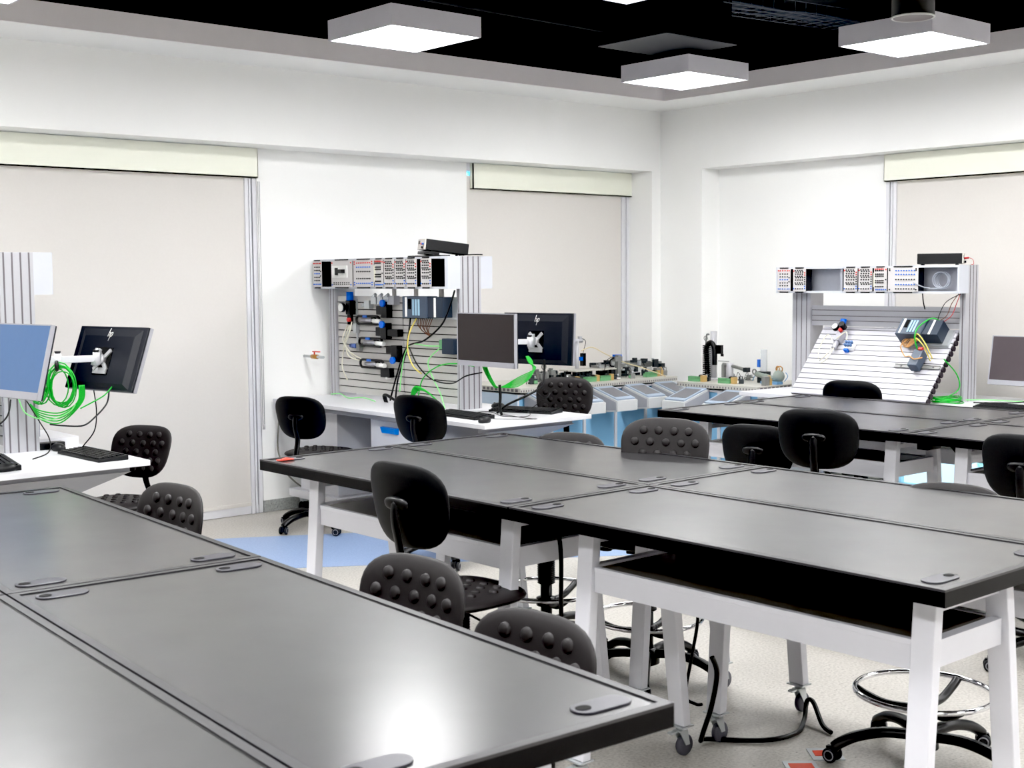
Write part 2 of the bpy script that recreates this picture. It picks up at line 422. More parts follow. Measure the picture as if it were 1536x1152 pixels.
# ------------------------------------------------------------------ lab benches
W, D, HT = 1.562, .668, .903
def make_bench():
    t = thing('lab_bench', 'x', 'lab bench')
    hw, hd = W/2, D/2
    m = MB(); rim = .020; lip = .004
    # slab (black sides) + rim + inner surface
    m.box((-hw, -hd, HT-.044), (hw, hd, HT-lip-.002), 1)
    m.box((-hw+rim, -hd+rim, HT-lip-.002), (hw-rim, hd-rim, HT-lip+.001), 0)
    for a, c in (((-hw, -hd), (hw, -hd+rim)), ((-hw, hd-rim), (hw, hd)), ((-hw, -hd+rim), (-hw+rim, hd-rim)), ((hw-rim, -hd+rim), (hw, hd-rim))):
        m.box((a[0], a[1], HT-.006), (c[0], c[1], HT), 2)
    # shade of the rim's inner face, drawn as thin dark strips
    e = .004
    m.box((-hw+rim, hd-rim-e, HT-lip+.0005), (hw-rim, hd-rim, HT-lip+.0016), 1)
    m.box((-hw+rim, -hd+rim, HT-lip+.0005), (-hw+rim+e, hd-rim, HT-lip+.0016), 1)
    m.box((-hw+rim, -hd+rim, HT-lip+.0005), (hw-rim, -hd+rim+e, HT-lip+.0016), 1)
    m.box((hw-rim-e, -hd+rim, HT-lip+.0005), (hw-rim, hd-rim, HT-lip+.0016), 1)
    m.out('tabletop', [topM, edgeM, edgeGreyM], t)
    def gpoly(cx, cy, L, Wd, n=10):
        P = []
        for i in range(n+1):
            a = -PI/2+PI*i/n; P.append((cx+Wd/2*math.sin(a+PI/2) if 0 else cx+Wd/2*math.cos(a+PI/2), cy+L/2-Wd/2+Wd/2*math.sin(a+PI/2)))
        for i in range(n+1):
            a = PI/2+PI*i/n; P.append((cx+Wd/2*math.cos(a+PI/2), cy-L/2+Wd/2+Wd/2*math.sin(a+PI/2)))
        return P
    for sx in (-1, 1):
        for sy in (-1, 1):
            cx = sx*(hw-.075); cy = sy*(hd-.105)
            g = MB(); z = HT-lip+.001
            g.prism(gpoly(cx, cy, .125, .056), lambda x, y: (x, y, z), lambda x, y: (x, y, z+.004))
            g.out('cable_grommet', gromM, t, bev=.0015)
            go = COL.objects[-1] if False else t.children[-1]
            h = MB(); hx = cx; hy = cy+.040
            h.prism(gpoly(hx, hy, .030, .024), lambda x, y: (x, y, z+.0042), lambda x, y: (x, y, z+.005))
            h.out('grommet_hole', holeM, go)
    # frames
    FX = ((-hw+.225, -hw+.29), (hw-.145, hw-.08))
    yf0, yf1 = -hd+.10, -hd+.05      # front leg outer face top/bottom
    yb0, yb1 = -hd+.48, -hd+.57
    zt, zb = HT-.045, .115
    w = .036
    for (x0, x1) in FX:
        l = MB(); l.hexa([(x0, yf1, zb), (x1, yf1, zb), (x1, yf1+w, zb), (x0, yf1+w, zb), (x0, yf0, zt), (x1, yf0, zt), (x1, yf0+w, zt), (x0, yf0+w, zt)])
        l.out('leg', steelW, t, bev=.003)
        l = MB(); l.hexa([(x0, yb1-w, zb), (x1, yb1-w, zb), (x1, yb1, zb), (x0, yb1, zb), (x0, yb0-w, zt), (x1, yb0-w, zt), (x1, yb0, zt), (x0, yb0, zt)])
        l.out('leg', steelW, t, bev=.003)
        xc = (x0+x1)/2
        for yy in (yf1+w/2, yb1-w/2):
            c = MB(); c.box((xc-.035, yy-.03, .109), (xc+.035, yy+.03, .114)); c.cyl((xc, yy, .095), (xc, yy, .109), .016, n=12)
            c.hexa([(xc-.016, yy+.012, .04), (xc-.012, yy+.012, .04), (xc-.012, yy+.032, .04), (xc-.016, yy+.032, .04), (xc-.016, yy-.02, .095), (xc-.012, yy-.02, .095), (xc-.012, yy+.02, .095), (xc-.016, yy+.02, .095)])
            c.hexa([(xc+.012, yy+.012, .04), (xc+.016, yy+.012, .04), (xc+.016, yy+.032, .04), (xc+.012, yy+.032, .04), (xc+.012, yy-.02, .095), (xc+.016, yy-.02, .095), (xc+.016, yy+.02, .095), (xc+.012, yy+.02, .095)])
            c.box((xc-.016, yy-.02, .091), (xc+.016, yy+.02, .096)); c.box((xc-.01, yy-.055, .09), (xc+.01, yy-.02, .097))
            ca = c.out('caster', zincM, t)
            q = MB(); q.lathe([(.008, -.0105), (.033, -.0105), (.037, -.006), (.037, .006), (.033, .0105), (.008, .0105)], (xc, yy+.02, .0375), 24, axis=(1, 0, 0))
            q.out('wheel', rubM, ca)
        # top socket panel with cut-outs, end stretcher
        s = MB(); e0 = xc-.012; e1 = xc+.012
        s.box((e0, yf0+w, HT-.052), (e1, yb0-w, HT-.045))
        yy = yf0+w
        while yy < yb0-w-.02:
            s.box((e0, yy, HT-.08), (e1, yy+.018, HT-.052)); yy += .055
        s.box((e0, yf0+w, HT-.098), (e1, yb0-w, HT-.078))
        s.out('socket_panel', steelW, t)
        s = MB(); s.box((xc-.015, yf0+w-.01, .665), (xc+.015, yb0-w+.012, .735)); s.out('end_stretcher', steelW, t)
    s = MB(); x0 = FX[0][1]; x1 = FX[1][0]
    s.box((x0, yf0+.004, .655), (x1, yf0+.022, .735)); s.box((x0, yb0-.022, .655), (x1, yb0-.004, .735))
    s.box((x0, yf0+.0025, .719), (x1, yf0+.006, .735)); s.out('apron', steelW, t, bev=.002)
    s = MB(); s.box((x0, yf0+.022, .715), (x1, yb0-.022, .732)); s.out('shelf', shelfM, t)
    return t
bench = make_bench()
def bench_at(first, o, ang, i, j, label, group):
    a = R(ang); ex = Vector((math.cos(a), math.sin(a), 0)); ey = Vector((-ex.y, ex.x, 0))
    c = Vector((o[0], o[1], 0))+ex*((i+.5)*1.568)+ey*((j+.5)*.674)
    if o is oF: a += PI
    if first: bench.location = c; bench.rotation_euler = (0, 0, a); tag(bench, label, None, group); return bench
    return dup(bench, c, a, label, group)
oC = (2.697, 4.764); aC = -89.23; oF = (1.822, 4.635); aF = -92.9
GC = 'black-topped benches of the middle block'
bench_at(True, oC, aC, 1, 0, 'black-topped bench at the front right of the middle block, its right end visible', GC)
bench_at(False, oC, aC, 0, 0, 'black bench at the front left of the middle block, coral clip on its corner', GC)
bench_at(False, oC, aC, 0, 1, 'black-topped bench at the rear left of the middle block, beside the white workstation desk', GC)
bench_at(False, oC, aC, 1, 1, 'black-topped bench at the rear right of the middle block, running out of the right edge', GC)
GF = 'black-topped benches of the near block'
bench_at(False, oF, aF, 1, -1, 'large black bench in the near foreground with a bright glare and right corner in view', GF)
bench_at(False, oF, aF, 0, -1, 'black bench of the near block ending below the left workstation desk', GF)
bench_at(False, oF, aF, 1, -2, 'black bench filling the bottom left corner in front of the double seam', GF)
bench_at(False, oF, aF, 0, -2, 'black bench of the near block only just entering at the left edge', GF)
oR = (5.387, 5.025); aR = -90
GR = 'black-topped benches of the far right block'
bench_at(False, oR, aR, 0, 0, 'black bench at the front left of the far right block, behind two black stool backs', GR)
bench_at(False, oR, aR, 0, 1, 'black bench at the rear left of the far right block, below the tilted slat board', GR)
bench_at(False, oR, aR, 1, 0, 'black bench at the front right of the far right block, cable beneath its seam', GR)
bench_at(False, oR, aR, 1, 1, 'black bench at the rear right of the far right block, below the right monitor', GR)
b = MB(); b.tube([(2.742, 4.66, .906), (2.765, 4.665, .909), (2.785, 4.66, .906)], .005, 8, smooth=4, flat=(1,0,0)); b.box((2.728, 4.655, .9035), (2.80, 4.675, .908))
tag(b.out('plastic_clip', cordRed), 'small coral plastic clip on the far left bench corner', 'clip')

# ------------------------------------------------------------------ chairs
def pad(mb, Mx, wu, hv, th, bend=0, taper=0, bumps=None, pw=2.95, mi=0, mi_back=1, n=48):
    """soft pad: local u across, v up, w thickness (+w = front)"""
    rings = 7; F = []; B = []
    def pt(r, a, side):
        ca, sa = math.cos(a), math.sin(a)
        k = (abs(ca)**pw+abs(sa)**pw)**(-1/pw)
        u = r*k*ca; v = r*k*sa
        x = u*wu/2*(1+taper*v); y = v*hv/2
        w = th/2*max(0, 1-r**5)**.5*side
        return Mx @ Vector((x, y, w + bend*(x*x)))
    cF = mb.bm.verts.new(pt(0, 0, 1)); cB = mb.bm.verts.new(pt(0, 0, -1))
    rs = [.25, .5, .72, .87, .95, .985, 1]
    for r in rs:
        F.append([mb.bm.verts.new(pt(r, 2*PI*i/n, 1)) for i in range(n)])
        B.append([mb.bm.verts.new(pt(r, 2*PI*i/n, -1)) for i in range(n)] if r < 1 else F[-1])
    for i in range(n):
        j = (i+1) % n
        mb._f([cF, F[0][i], F[0][j]], mi, True); mb._f([cB, B[0][j], B[0][i]], mi_back, True)
        for k2 in range(len(rs)-1):
            mb._f([F[k2][i], F[k2+1][i], F[k2+1][j], F[k2][j]], mi, True)
            mb._f([B[k2][j], B[k2+1][j], B[k2+1][i], B[k2][i]], mi_back, True)
    for (u, v, r) in (bumps or []):
        c = Vector((u, v, th/2+bend*u*u))
        pr = [(1.0, -.003), (.92, .003), (.7, .006), (0, .0075)]
        prev = None
        for fr, z in pr[:-1]:
            ring = [mb.bm.verts.new(Mx @ (c+Vector((r*fr*math.cos(2*PI*q/14), r*fr*math.sin(2*PI*q/14), z)))) for q in range(14)]
            if prev:
                for q in range(14): mb._f([prev[q], prev[(q+1) % 14], ring[(q+1) % 14], ring[q]], mi, True)
            prev = ring
        ctr = mb.bm.verts.new(Mx @ (c+Vector((0, 0, pr[-1][1]))))
        for q in range(14): mb._f([prev[q], prev[(q+1) % 14], ctr], mi, True)
BUMPS = [(u, v, .0185) for v, us in ((.088, (-.10, -.035, .035, .10)), (.04, (-.135, -.07, 0, .07, .135)), (-.008, (-.10, -.035, .035, .10)), (-.054, (-.13, -.07, 0, .07, .13)), (-.098, (-.09, -.03, .03, .09))) for u in us]
def make_chair(zs, zt, ring, tilt=9):
    """faces +X, column at origin"""
    t = thing('lab_stool' if ring else 'swivel_chair', 'x', 'stool' if ring else 'chair')
    # backrest
    hb = .29; th = R(tilt)
    up_ = Vector((-math.sin(th), 0, math.cos(th))); fr = Vector((math.cos(th), 0, math.sin(th)))
    top = Vector((-.255, 0, zt)); c = top-up_*hb/2
    Mx = Matrix(((0, up_.x, fr.x, c.x), (1, 0, 0, c.y), (0, up_.z, fr.z, c.z), (0, 0, 0, 1)))
    m = MB(); pad(m, Mx, .39, hb, .032, bend=.8, taper=.06, bumps=BUMPS); m.out('backrest', [chairM, chairBk], t)
    m = MB(); s_ = Matrix.Translation(Vector((.0, 0, zs-.022)))
    pad(m, s_, .42, .41, .05, bend=0, taper=0, bumps=[(v-.0, u, .0165) for u, v, _ in BUMPS], pw=3); m.out('seat', [chairM, chairBk], t)
    # bar
    cb = c-fr*.024
    m = MB(); pts = [(-.04, 0, zs-.062), (-.17, 0, zs-.062), (-.262, 0, zs-.045), (cb.x+.02*0-.018+.03, 0, (zs+cb.z-.02)/2-.02), (cb.x-.012, 0, cb.z-.05), (cb.x-.010, 0, cb.z+.02)]
    m.tube(pts, (.0075, .021), 8, smooth=5, flat=(1, 0, .01)); m.out('back_bar', chairFr, t)
    m = MB(); Mb = Mx @ Matrix.Translation(Vector((0, .012, -.024)))
    pad(m, Mb, .12, .046, .028, pw=2.6, mi=0, mi_back=0, n=24); m.out('back_bracket', chairFr, t)
    # mechanism + levers
    m = MB(); m.box((-.09, -.06, zs-.075), (.09, .06, zs-.046)); m.out('mechanism', chairFr, t, bev=.006)
    for sy in (1, -1):
        m = MB(); m.tube([(.02*sy, sy*.05, zs-.07), (.03*sy, sy*.17, zs-.085)], .004, 6); m.ball((.033*sy, sy*.20, zs-.09), .03, sc=(.55, 1.1, .3)); m.out('lever', chairFr, t)
    # column
    m = MB(); m.cyl((0, 0, .09), (0, 0, .30), .026, n=18)
    m.cyl((0, 0, .28), (0, 0, zs-.075), .014, n=14, mi=1)
    if ring:
        z = .28
        pr = []
        while z < zs-.10: pr += [(.036, z), (.041, z+.0045), (.036, z+.009)]; z += .009
        m.lathe(pr, n=20)
    m.out('gas_column', [chairFr, chromeM if not ring else chairFr], t)
    # star base
    m = MB(); m.lathe([(.03, .05), (.052, .06), (.05, .11), (.032, .125)], n=20)
    rb = .29
    for k in range(5):
        a = 2*PI*k/5+.3; d = Vector((math.cos(a), math.sin(a), 0))
        m.tube([d*.03+Vector((0, 0, .10)), d*.13+Vector((0, 0, .108)), d*.22+Vector((0, 0, .092)), d*(rb-.015)+Vector((0, 0, .068)), d*(rb+.006)+Vector((0, 0, .052))],
               (.019, .025), 8, smooth=4, flat=(0, 0, 1))
    m.out('star_base', chairFr, t)
    for k in range(5):
        a = 2*PI*k/5+.3; d = Vector((math.cos(a), math.sin(a), 0)); s = Vector((-d.y, d.x, 0))
        p = d*rb; yaw = a+random.uniform(-1, 1); w = Vector((math.cos(yaw), math.sin(yaw), 0)); ax = Vector((-w.y, w.x, 0))
        wc = p+w*.012+Vector((0, 0, .0265))
        q = MB(); q.cyl(p+Vector((0, 0, .035)), p+Vector((0, 0, .06)), .010, n=10)
        q.box((-.02, -.008, -.01), (.02, .008, .026), 0, Matrix.Translation(wc) @ Matrix.Rotation(yaw, 4, 'Z'))
        for e in (-1, 1):
            q.lathe([(.006, -.008), (.022, -.008), (.026, -.004), (.026, .005), (.021, .008), (.006, .008)], wc+ax*.018*e, 20, axis=ax)
        ca = q.out('caster', rubD, t)
        q = MB()
        for e in (-1, 1): q.torus(wc+ax*(.0265*e), .0165, .0022, axis=ax, n=20, m=6)
        q.out('rim_ring', mat_ring, ca)
    if ring:
        m = MB(); m.torus((0, 0, .25), .225, .0095, n=48, m=10); m.out('foot_ring', chromeM, t)
        m = MB(); m.lathe([(.028, .175), (.045, .18), (.045, .215), (.028, .22)], n=18)
        for k in range(3):
            a = 2*PI*k/3+.9; d = Vector((math.cos(a), math.sin(a), 0))
            m.tube([d*.035+Vector((0, 0, .195)), d*.12+Vector((0, 0, .20)), d*.19+Vector((0, 0, .228)), d*.222+Vector((0, 0, .247))], (.012, .017), 8, smooth=4, flat=(0, 0, 1))
        m.out('ring_spokes', chairFr, t)
    return t
mat_ring = mat('caster_ring', (150,150,155), .4)
def chair(backx, backy, facing, zs, zt, ring, label, group, off=.27, tilt=9):
    t = make_chair(zs, zt, ring, tilt)
    a = R(facing)
    t.location = (backx+math.cos(a)*off, backy+math.sin(a)*off, .002 if not ring else 0); t.rotation_euler = (0, 0, a)
    tag(t, label, None, group)
    return t
GS = 'black lab stools around the benches'; GW = 'black swivel chairs at the workstations'
chair(2.42, 3.41, 3, .60, 1.055, True, 'black stool at the front of the middle block, back shell and bar facing us', GS)
chair(4.10, 3.75, 203, .60, 1.05, True, 'black stool whose studded backrest stands fully above the rear edge of the middle block', GS)
chair(4.12, 4.36, 198, .56, .935, True, 'black stool showing only a low arc of backrest left of the fully visible studded one', GS)
chair(4.10, 2.40, 190, .56, .925, True, 'black stool showing a low grey arc at the right behind the middle block', GS)
chair(1.99, 2.66, 186, .58, .935, True, 'black studded stool beside the near bench, central one of its three', GS)
chair(1.97, 2.17, 184, .56, .885, True, 'black studded stool nearest the camera at the right corner of the near bench', GS)
chair(1.99, 4.02, 186, .58, .965, True, 'black glossy studded stool at the far end of the near bench before the left window', GS)
chair(4.98, 3.655, 17, .60, 1.03, True, 'black stool seen from behind in front of the far right block, tall and centred', GS)
chair(5.22, 4.205, 16, .54, .895, True, 'black stool seen from behind, lower and partly hidden left of the tall one', GS)
chair(4.98, 2.64, 2, .58, .998, True, 'black stool seen from behind, cut by the right edge of the picture', GS)
chair(7.0, 4.87, 15, .56, .985, True, 'black stool seen from behind in front of the tilted slat board', GS)
chair(6.86, 4.60, 195, .54, .895, True, 'black stool showing only a thin grey arc beside the one before the tilted board', GS)
chair(4.35, 7.22, 22, .53, .90, False, 'black swivel chair by the wall at the left end of the centre workstation desk', GW, tilt=12)
chair(4.34, 5.93, 12, .60, .99, False, 'black swivel chair facing the blue-handled drawers of the centre workstation', GW, tilt=12)
chair(5.95, 6.37, 212, .60, .985, False, 'black swivel chair behind the right end of the centre workstation desk', GW, tilt=8)
chair(3.09, 6.62, 206, .50, .865, False, 'black swivel chair turned sideways behind the left workstation desk', GW, tilt=20)

# ------------------------------------------------------------------ workstations
DZ = .81
def grooved_post(mb, x0, x1, y0, y1, z0, z1, n=4, face='-y', mi=0, mg=1):
    mb.box((x0, y0, z0), (x1, y1, z1), mi)
    for k in range(n):
        c = x0+(x1-x0)*(k+.5)/n
        mb.box((c-.004, y0-.0012, z0), (c+.004, y0+.002, z1-.001), mg)
def slat_board(mb, f, u0, u1, v0, v1, pitch=.05, th=.012):
    """f(u,v,w)->point, u across, v up the board, w out of it"""
    v = v0
    while v < v1-.01:
        e = min(v+pitch-.007, v1)
        P = [f(u0, v, 0), f(u1, v, 0), f(u1, v, th), f(u0, v, th), f(u0, e, 0), f(u1, e, 0), f(u1, e, th), f(u0, e, th)]
        mb.hexa(P, 0); v += pitch
    mb.hexa([f(u0, v0, -.012), f(u1, v0, -.012), f(u1, v0, 0.002), f(u0, v0, 0.002), f(u0, v1, -.012), f(u1, v1, -.012), f(u1, v1, .002), f(u0, v1, .002)], 1)
slatGap = mat('slat_gap', (38,36,36), .6)

def peninsula(name_bits, px0, px1, y0, y1, dx0, dx1, dy0):
    """desk + frame: post x range px0..px1, near post front face y0, far end y1; desk x range dx0..dx1 near end dy0"""
    d = thing('workstation_desk', name_bits[0], 'desk', ((dx0+dx1)/2, (dy0+8.0)/2, 0), group='white workstation desks')
    def L(p): return (p[0]-(dx0+dx1)/2, p[1]-(dy0+8.0)/2, p[2])
    def bx(nm, a, c, m, bev=0, par=d):
        q = MB(); q.box(L(a), L(c)); return q.out(nm, m, par, bev=bev)
    bx('desktop', (dx0, dy0, DZ-.026), (dx1, 8.08, DZ), whiteLam, .002)
    bx('rail', (dx0+.05, dy0+.12, DZ-.06), (dx1-.05, 8.05, DZ-.026), greyPan)
    q = MB(); q.hexa([L((dx0+.10, dy0+.45, .60)), L((dx1-.22, dy0+.45, .60)), L((dx1-.22, dy0+.5, .60)), L((dx0+.10, dy0+.5, .60)), L((dx0+.10, dy0+.1, DZ-.06)), L((dx1-.05, dy0+.1, DZ-.06)), L((dx1-.05, dy0+.5, DZ-.06)), L((dx0+.10, dy0+.5, DZ-.06))])
    q.out('gusset', greyPan, d)
    bx('back_panel', ((px0+px1)/2-.01, dy0+.5, .12), ((px0+px1)/2+.01, 7.9, DZ-.06), greyDark)
    bx('end_cabinet', (dx0+.13, 7.46, .17), (px0+.05, 7.94, DZ-.06), whiteLam, .002)
    bx('plinth', (dx0+.08, 7.40, .115), (px0+.05, 8.02, .17), whiteLam, .002)
    dr = bx('drawer_cabinet', (dx0+.12, 6.44, .17), (px0+.02, 7.04, DZ-.062), whiteLam, .002)
    z = .735
    for i in range(3):
        w = bx('drawer', (dx0+.112, 6.45, z-.17), (dx0+.122, 7.03, z), whiteLam, .0015)
        h = MB(); y = 6.80; zz = z-.055
        h.hexa([L((dx0+.085, y-.07, zz-.018)), L((dx0+.085, y+.07, zz-.018)), L((dx0+.112, y+.085, zz-.022)), L((dx0+.112, y-.085, zz-.022)),
                L((dx0+.08, y-.085, zz+.02)), L((dx0+.08, y+.085, zz+.02)), L((dx0+.112, y+.088, zz+.022)), L((dx0+.112, y-.088, zz+.022))])
        h.out('drawer_handle', blueHan, w, bev=.004)
        z -= .185
    for (x, y) in ((dx0+.14, 7.93), (dx1-.15, 7.93), (dx0+.14, dy0+.6), (dx1-.15, dy0+.6)):
        q = MB(); q.box(L((x-.03, y-.03, .107)), L((x+.03, y+.03, .113))); q.hexa([L((x-.02, y-.03, .04)), L((x+.02, y-.03, .04)), L((x+.02, y+.0, .04)), L((x-.02, y+.0, .04)), L((x-.02, y-.02, .107)), L((x+.02, y-.02, .107)), L((x+.02, y+.02, .107)), L((x-.02, y+.02, .107))])
        c = q.out('caster', zincM, d)
        q = MB(); q.lathe([(.008, -.027), (.035, -.027), (.04, -.022), (.04, .022), (.035, .027), (.008, .027)], L((x, y-.012, .042)), 24, axis=(1, 0, 0)); q.out('wheel', rubD, c)
    # frame with racks and board
    s = thing('training_rig', name_bits[1], 'frame', ((px0+px1)/2, (y0+y1)/2, DZ), group='aluminium training frames')
    def K(p): return (p[0]-(px0+px1)/2, p[1]-(y0+y1)/2, p[2]-DZ)
    def mbx(q, a, c, mi=0): q.box(K(a), K(c), mi)
    q = MB(); grooved_post(q, px0-(px0+px1)/2, px1-(px0+px1)/2, y0-(y0+y1)/2, y0+.04-(y0+y1)/2, 0.0005, 1.79-DZ); 
    mbx(q, (px0-.0012, y0+.017, DZ+.0005), (px0+.001, y0+.024, 1.585), 1); q.out('post', [alumM, alumD], s)
    q = MB(); yy = y1-.12
    mbx(q, (px0, yy, DZ+.0005), (px1, yy+.08, 1.79)); 
    for k in (.02, .06): mbx(q, (px0-.0012, yy+k-.003, DZ+.0005), (px0+.001, yy+k+.003, 1.6), 1)
    q.out('post', [alumM, alumD], s)
    rx0 = px0-.10; rx1 = px1+.095
    for (xa, xb, nm) in ((rx0, px0, 'near'), (px1, rx1, 'far')):
        q = MB(); za, zb_ = 1.583, 1.79
        mbx(q, (xa, y0, za), (xb, y1, za+.014)); mbx(q, (xa, y0, zb_-.014), (xb, y1, zb_))
        mbx(q, (xa, y0, za+.014), (xb, y0+.012, zb_-.014)); mbx(q, (xa, y1-.012, za+.014), (xb, y1, zb_-.014))
        bk = xb-.004 if nm == 'near' else xa
        mbx(q, (bk, y0+.012, za+.014), (bk+.004, y1-.012, zb_-.014), 1)
        if nm == 'near': mbx(q, (xa, y0+.012, za+.014), (xa+.004, y0+.03, zb_-.014)); mbx(q, (xa+.01, y0+.03, za+.014), (xb-.01, y0+.035, zb_-.014), 1)
        q.out('rack_housing', [rackM, holeM], s)
    q = MB(); xm = px0+.03
    slat_board(q, lambda u, v, w: K((xm-w, u, v)), y0+.045, y0+.64, DZ+.03, 1.53, .05)
    slat_board(q, lambda u, v, w: K((xm-w, u, v)), y0+.655, y1-.125, DZ+.03, 1.53, .05)
    for yy in (y0+.50, y0+.75): mbx(q, (xm-.005, yy, 1.52), (xm+.01, yy+.03, 1.584), 0)
    mbx(q, (xm-.01, y0+.22, 1.52), (xm+.01, y0+.25, 1.584), 0)
    q.out('slat_board', [slatM, slatGap], s)
    return d, s
peninsula(('long white desk of the centre workstation with blue-handled drawers', 'aluminium frame with slatted board and socket rack on the centre desk'), 5.15, 5.32, 6.50, 8.07, 4.70, 5.55, 5.72)
peninsula(('white desk of the left workstation, cut by the left edge', 'aluminium frame post with side box on the left desk'), 2.235, 2.40, 6.40, 7.97, 1.79, 2.655, 5.70)

# rack modules (face -X). kinds of dot rows
def module(xf, yc, z0, z1, w, style, label, depth=.07):
    t = thing('socket_module', label, 'socket module', (xf, yc, z0), group='socket modules in the racks')
    h = z1-z0
    q = MB(); q.box((0, -w/2+.003, .006), (depth, w/2-.003, h-.006)); q.out('module_case', blkM, t)
    q = MB(); q.box((-.004, -w/2+.002, .002), (0, w/2-.002, h-.002)); q.out('faceplate', modM, t, bev=.001)
    q = MB(); q.box((-.008, -w*.3, -.006), (.0, w*.3, .002)); q.box((-.008, -w*.3, h-.002), (0, w*.3, h+.006)); q.out('handle', blkM, t)
    sets = {}
    def dot(u, v, m, r=.0052): sets.setdefault(m, []).append((u, v, r))
    if style == 'relay':       # zigzag blocks
        for i, v in enumerate((.90, .84, .66, .60, .38, .32)):
            for k in range(4): dot(-.30+.17*k+(.06 if i % 2 else 0), v, 'k')
        for v in (.75, .50, .13):
            for k in range(4): dot(-.27+.17*k, v, 'k')
        for k in range(8): dot(.42, .14+.095*k, 'k' if 1 < k < 6 else ('b' if k < 2 else 'r'))
        dot(-.42, .88, 'r'); dot(-.42, .14, 'b')
    elif style == 'power':
        for v, m in ((.90, 'r'), (.76, 'k'), (.64, 'k'), (.52, 'b'), (.38, 'k'), (.26, 'k'), (.12, 'b')):
            for k in range(4): dot(-.27+.18*k, v, m)
        for v in (.60, .43): dot(.40, v, 'k')
        for s in (-1, 1): dot(.40*s, .9, 'r'); dot(.40*s, .12, 'b')
    elif style == 'wide':
        for v, m in ((.88, 'r'), (.73, 'b'), (.57, 'k'), (.32, 'k'), (.15, 'b')):
            for k in range(8): dot(-.31+.09*k, v, m)
        for s in (-1, 1):
            for v, m in ((.92, 'r'), (.84, 'r'), (.10, 'b'), (.18, 'b')): dot(.42*s, v, m)
    elif style == 'wideb':
        for v, m in ((.85, 'b'), (.70, 'b'), (.50, 'k'), (.30, 'b'), (.13, 'k')):
            for k in range(8): dot(-.22+.085*k, v, m)
        for s in (-1, 1):
            for v, m in ((.92, 'k'), (.86, 'k'), (.10, 'k')): dot(.43*s, v, m)
    elif style == 'conn':
        for v in (.18, .12):
            for k in range(8): dot(-.35+.1*k, v, 'k', .004)
        for s in (-1, 1): dot(.44*s, .9, 'r'); dot(.44*s, .1, 'b')
    elif style == 'term':
        for i, v in enumerate((.92, .86, .72, .64, .46, .38, .22)):
            for k in range(5): dot(-.35+.14*k, v, 'r' if i == 0 else 'k', .0055)
        for k in range(5): dot(-.3+.14*k, .10, 'b'); 
        for v in (.9, .5, .1): dot(.42, v, 'r' if v > .8 else ('b' if v < .2 else 'k'))
    for m, nm, mt in (('k', 'black_sockets', blkM), ('r', 'red_sockets', redM), ('b', 'blue_sockets', bluM)):
        if m in sets:
            q = MB()
            for u, v, r in sets[m]: q.cyl((-.009, -u*w, v*h), (-.003, -u*w, v*h), r*.92, n=8)
            q.out(nm, mt, t)
    if style == 'conn':
        q = MB(); q.box((-.012, -w*.28, h*.36), (-.004, w*.42, h*.80)); q.out('connector_plate', whtP, t)
        q = MB(); q.box((-.02, w*.13, h*.45), (-.011, w*.24, h*.72)); q.box((-.045, -w*.2, h*.52), (-.011, -w*.02, h*.66)); q.out('connector', blkM, t)
    if style == 'term':
        q = MB(); q.box((-.009, w*.36, h*.2), (-.004, w*.49, h*.78)); q.out('terminal_strip', mat('cream_strip', (235,232,215), .4), t)
    return t
xa = 5.042
for (ya, yb, st, lb) in ((8.058, 7.945, 'power', 'narrow socket module at the far left end of the centre rack'),
                      (7.822, 7.555, 'conn', 'wide module with cable connectors near the left of the centre rack'),
                      (7.545, 7.295, 'wide', 'wide module with red and blue socket rows in the centre rack'),
                      (7.29, 7.185, 'term', 'narrow module with dense sockets and cream strip in the centre rack'),
                      (7.18, 7.06, 'relay', 'zigzag socket module beside the cream-stripped one in the centre rack'),
                      (7.055, 6.935, 'relay', 'zigzag socket module in the middle of three side by side in the centre rack'),
                      (6.93, 6.81, 'relay', 'zigzag socket module left of the thin black gap in the centre rack'),
                      (6.77, 6.655, 'relay', 'zigzag socket module standing alone between two black gaps in the centre rack')):
    module(xa, (ya+yb)/2, 1.592, 1.782, ya-yb, st, lb)

# ------------------------------------------------------------------ right workstation (tilted board)
RX = 7.85
d = thing('workstation_desk', 'white desk of the right workstation below the tilted board', 'desk', (7.95, 4.75, 0), group='white workstation desks')
q = MB(); q.box((-.50, -1.75, DZ-.03), (.42, 1.38, DZ)); q.out('desktop', whiteLam, d, bev=.002)
for y in (-1.7, -.62, 1.25):
    q = MB(); q.box((-.4, y, 0.0), (.38, y+.04, DZ-.03)); q.out('leg_panel', whiteLam, d)
q = MB(); q.box((.25, -1.66, .42), (.27, 1.25, DZ-.03)); q.out('back_panel', greyDark, d)
s = thing('training_rig', 'aluminium frame with tilted slatted board and socket rack at the right', 'frame', (RX, 5.28, DZ), group='aluminium training frames')
def K(p): return (p[0]-RX, p[1]-5.28, p[2]-DZ)
q = MB(); q.box(K((RX, 4.565, DZ+.0005)), K((RX+.155, 4.605, 1.715)))
for k in range(3): q.box(K((RX+.05+.038*k, 4.5638, DZ)), K((RX+.056+.038*k, 4.566, 1.714)), 1)
q.box(K((RX-.0012, 4.58, DZ)), K((RX+.001, 4.588, 1.53)), 1); q.out('post', [alumM, alumD], s)
q = MB(); q.box(K((RX, 5.80, DZ+.0005)), K((RX+.155, 5.96, 1.70)))
for k in (.03, .075, .12): q.box(K((RX-.0012, 5.80+k, DZ)), K((RX+.001, 5.806+k, 1.53)), 1)
q.out('post', [alumM, alumD], s)
q = MB(); q.box(K((RX+.02, 4.605, 1.29)), K((RX+.06, 5.80, 1.435)))
for z in (1.325, 1.36, 1.40): q.box(K((RX+.0185, 4.605, z)), K((RX+.021, 5.80, z+.005)), 1)
q.out('cross_rail', [alumM, alumD], s)
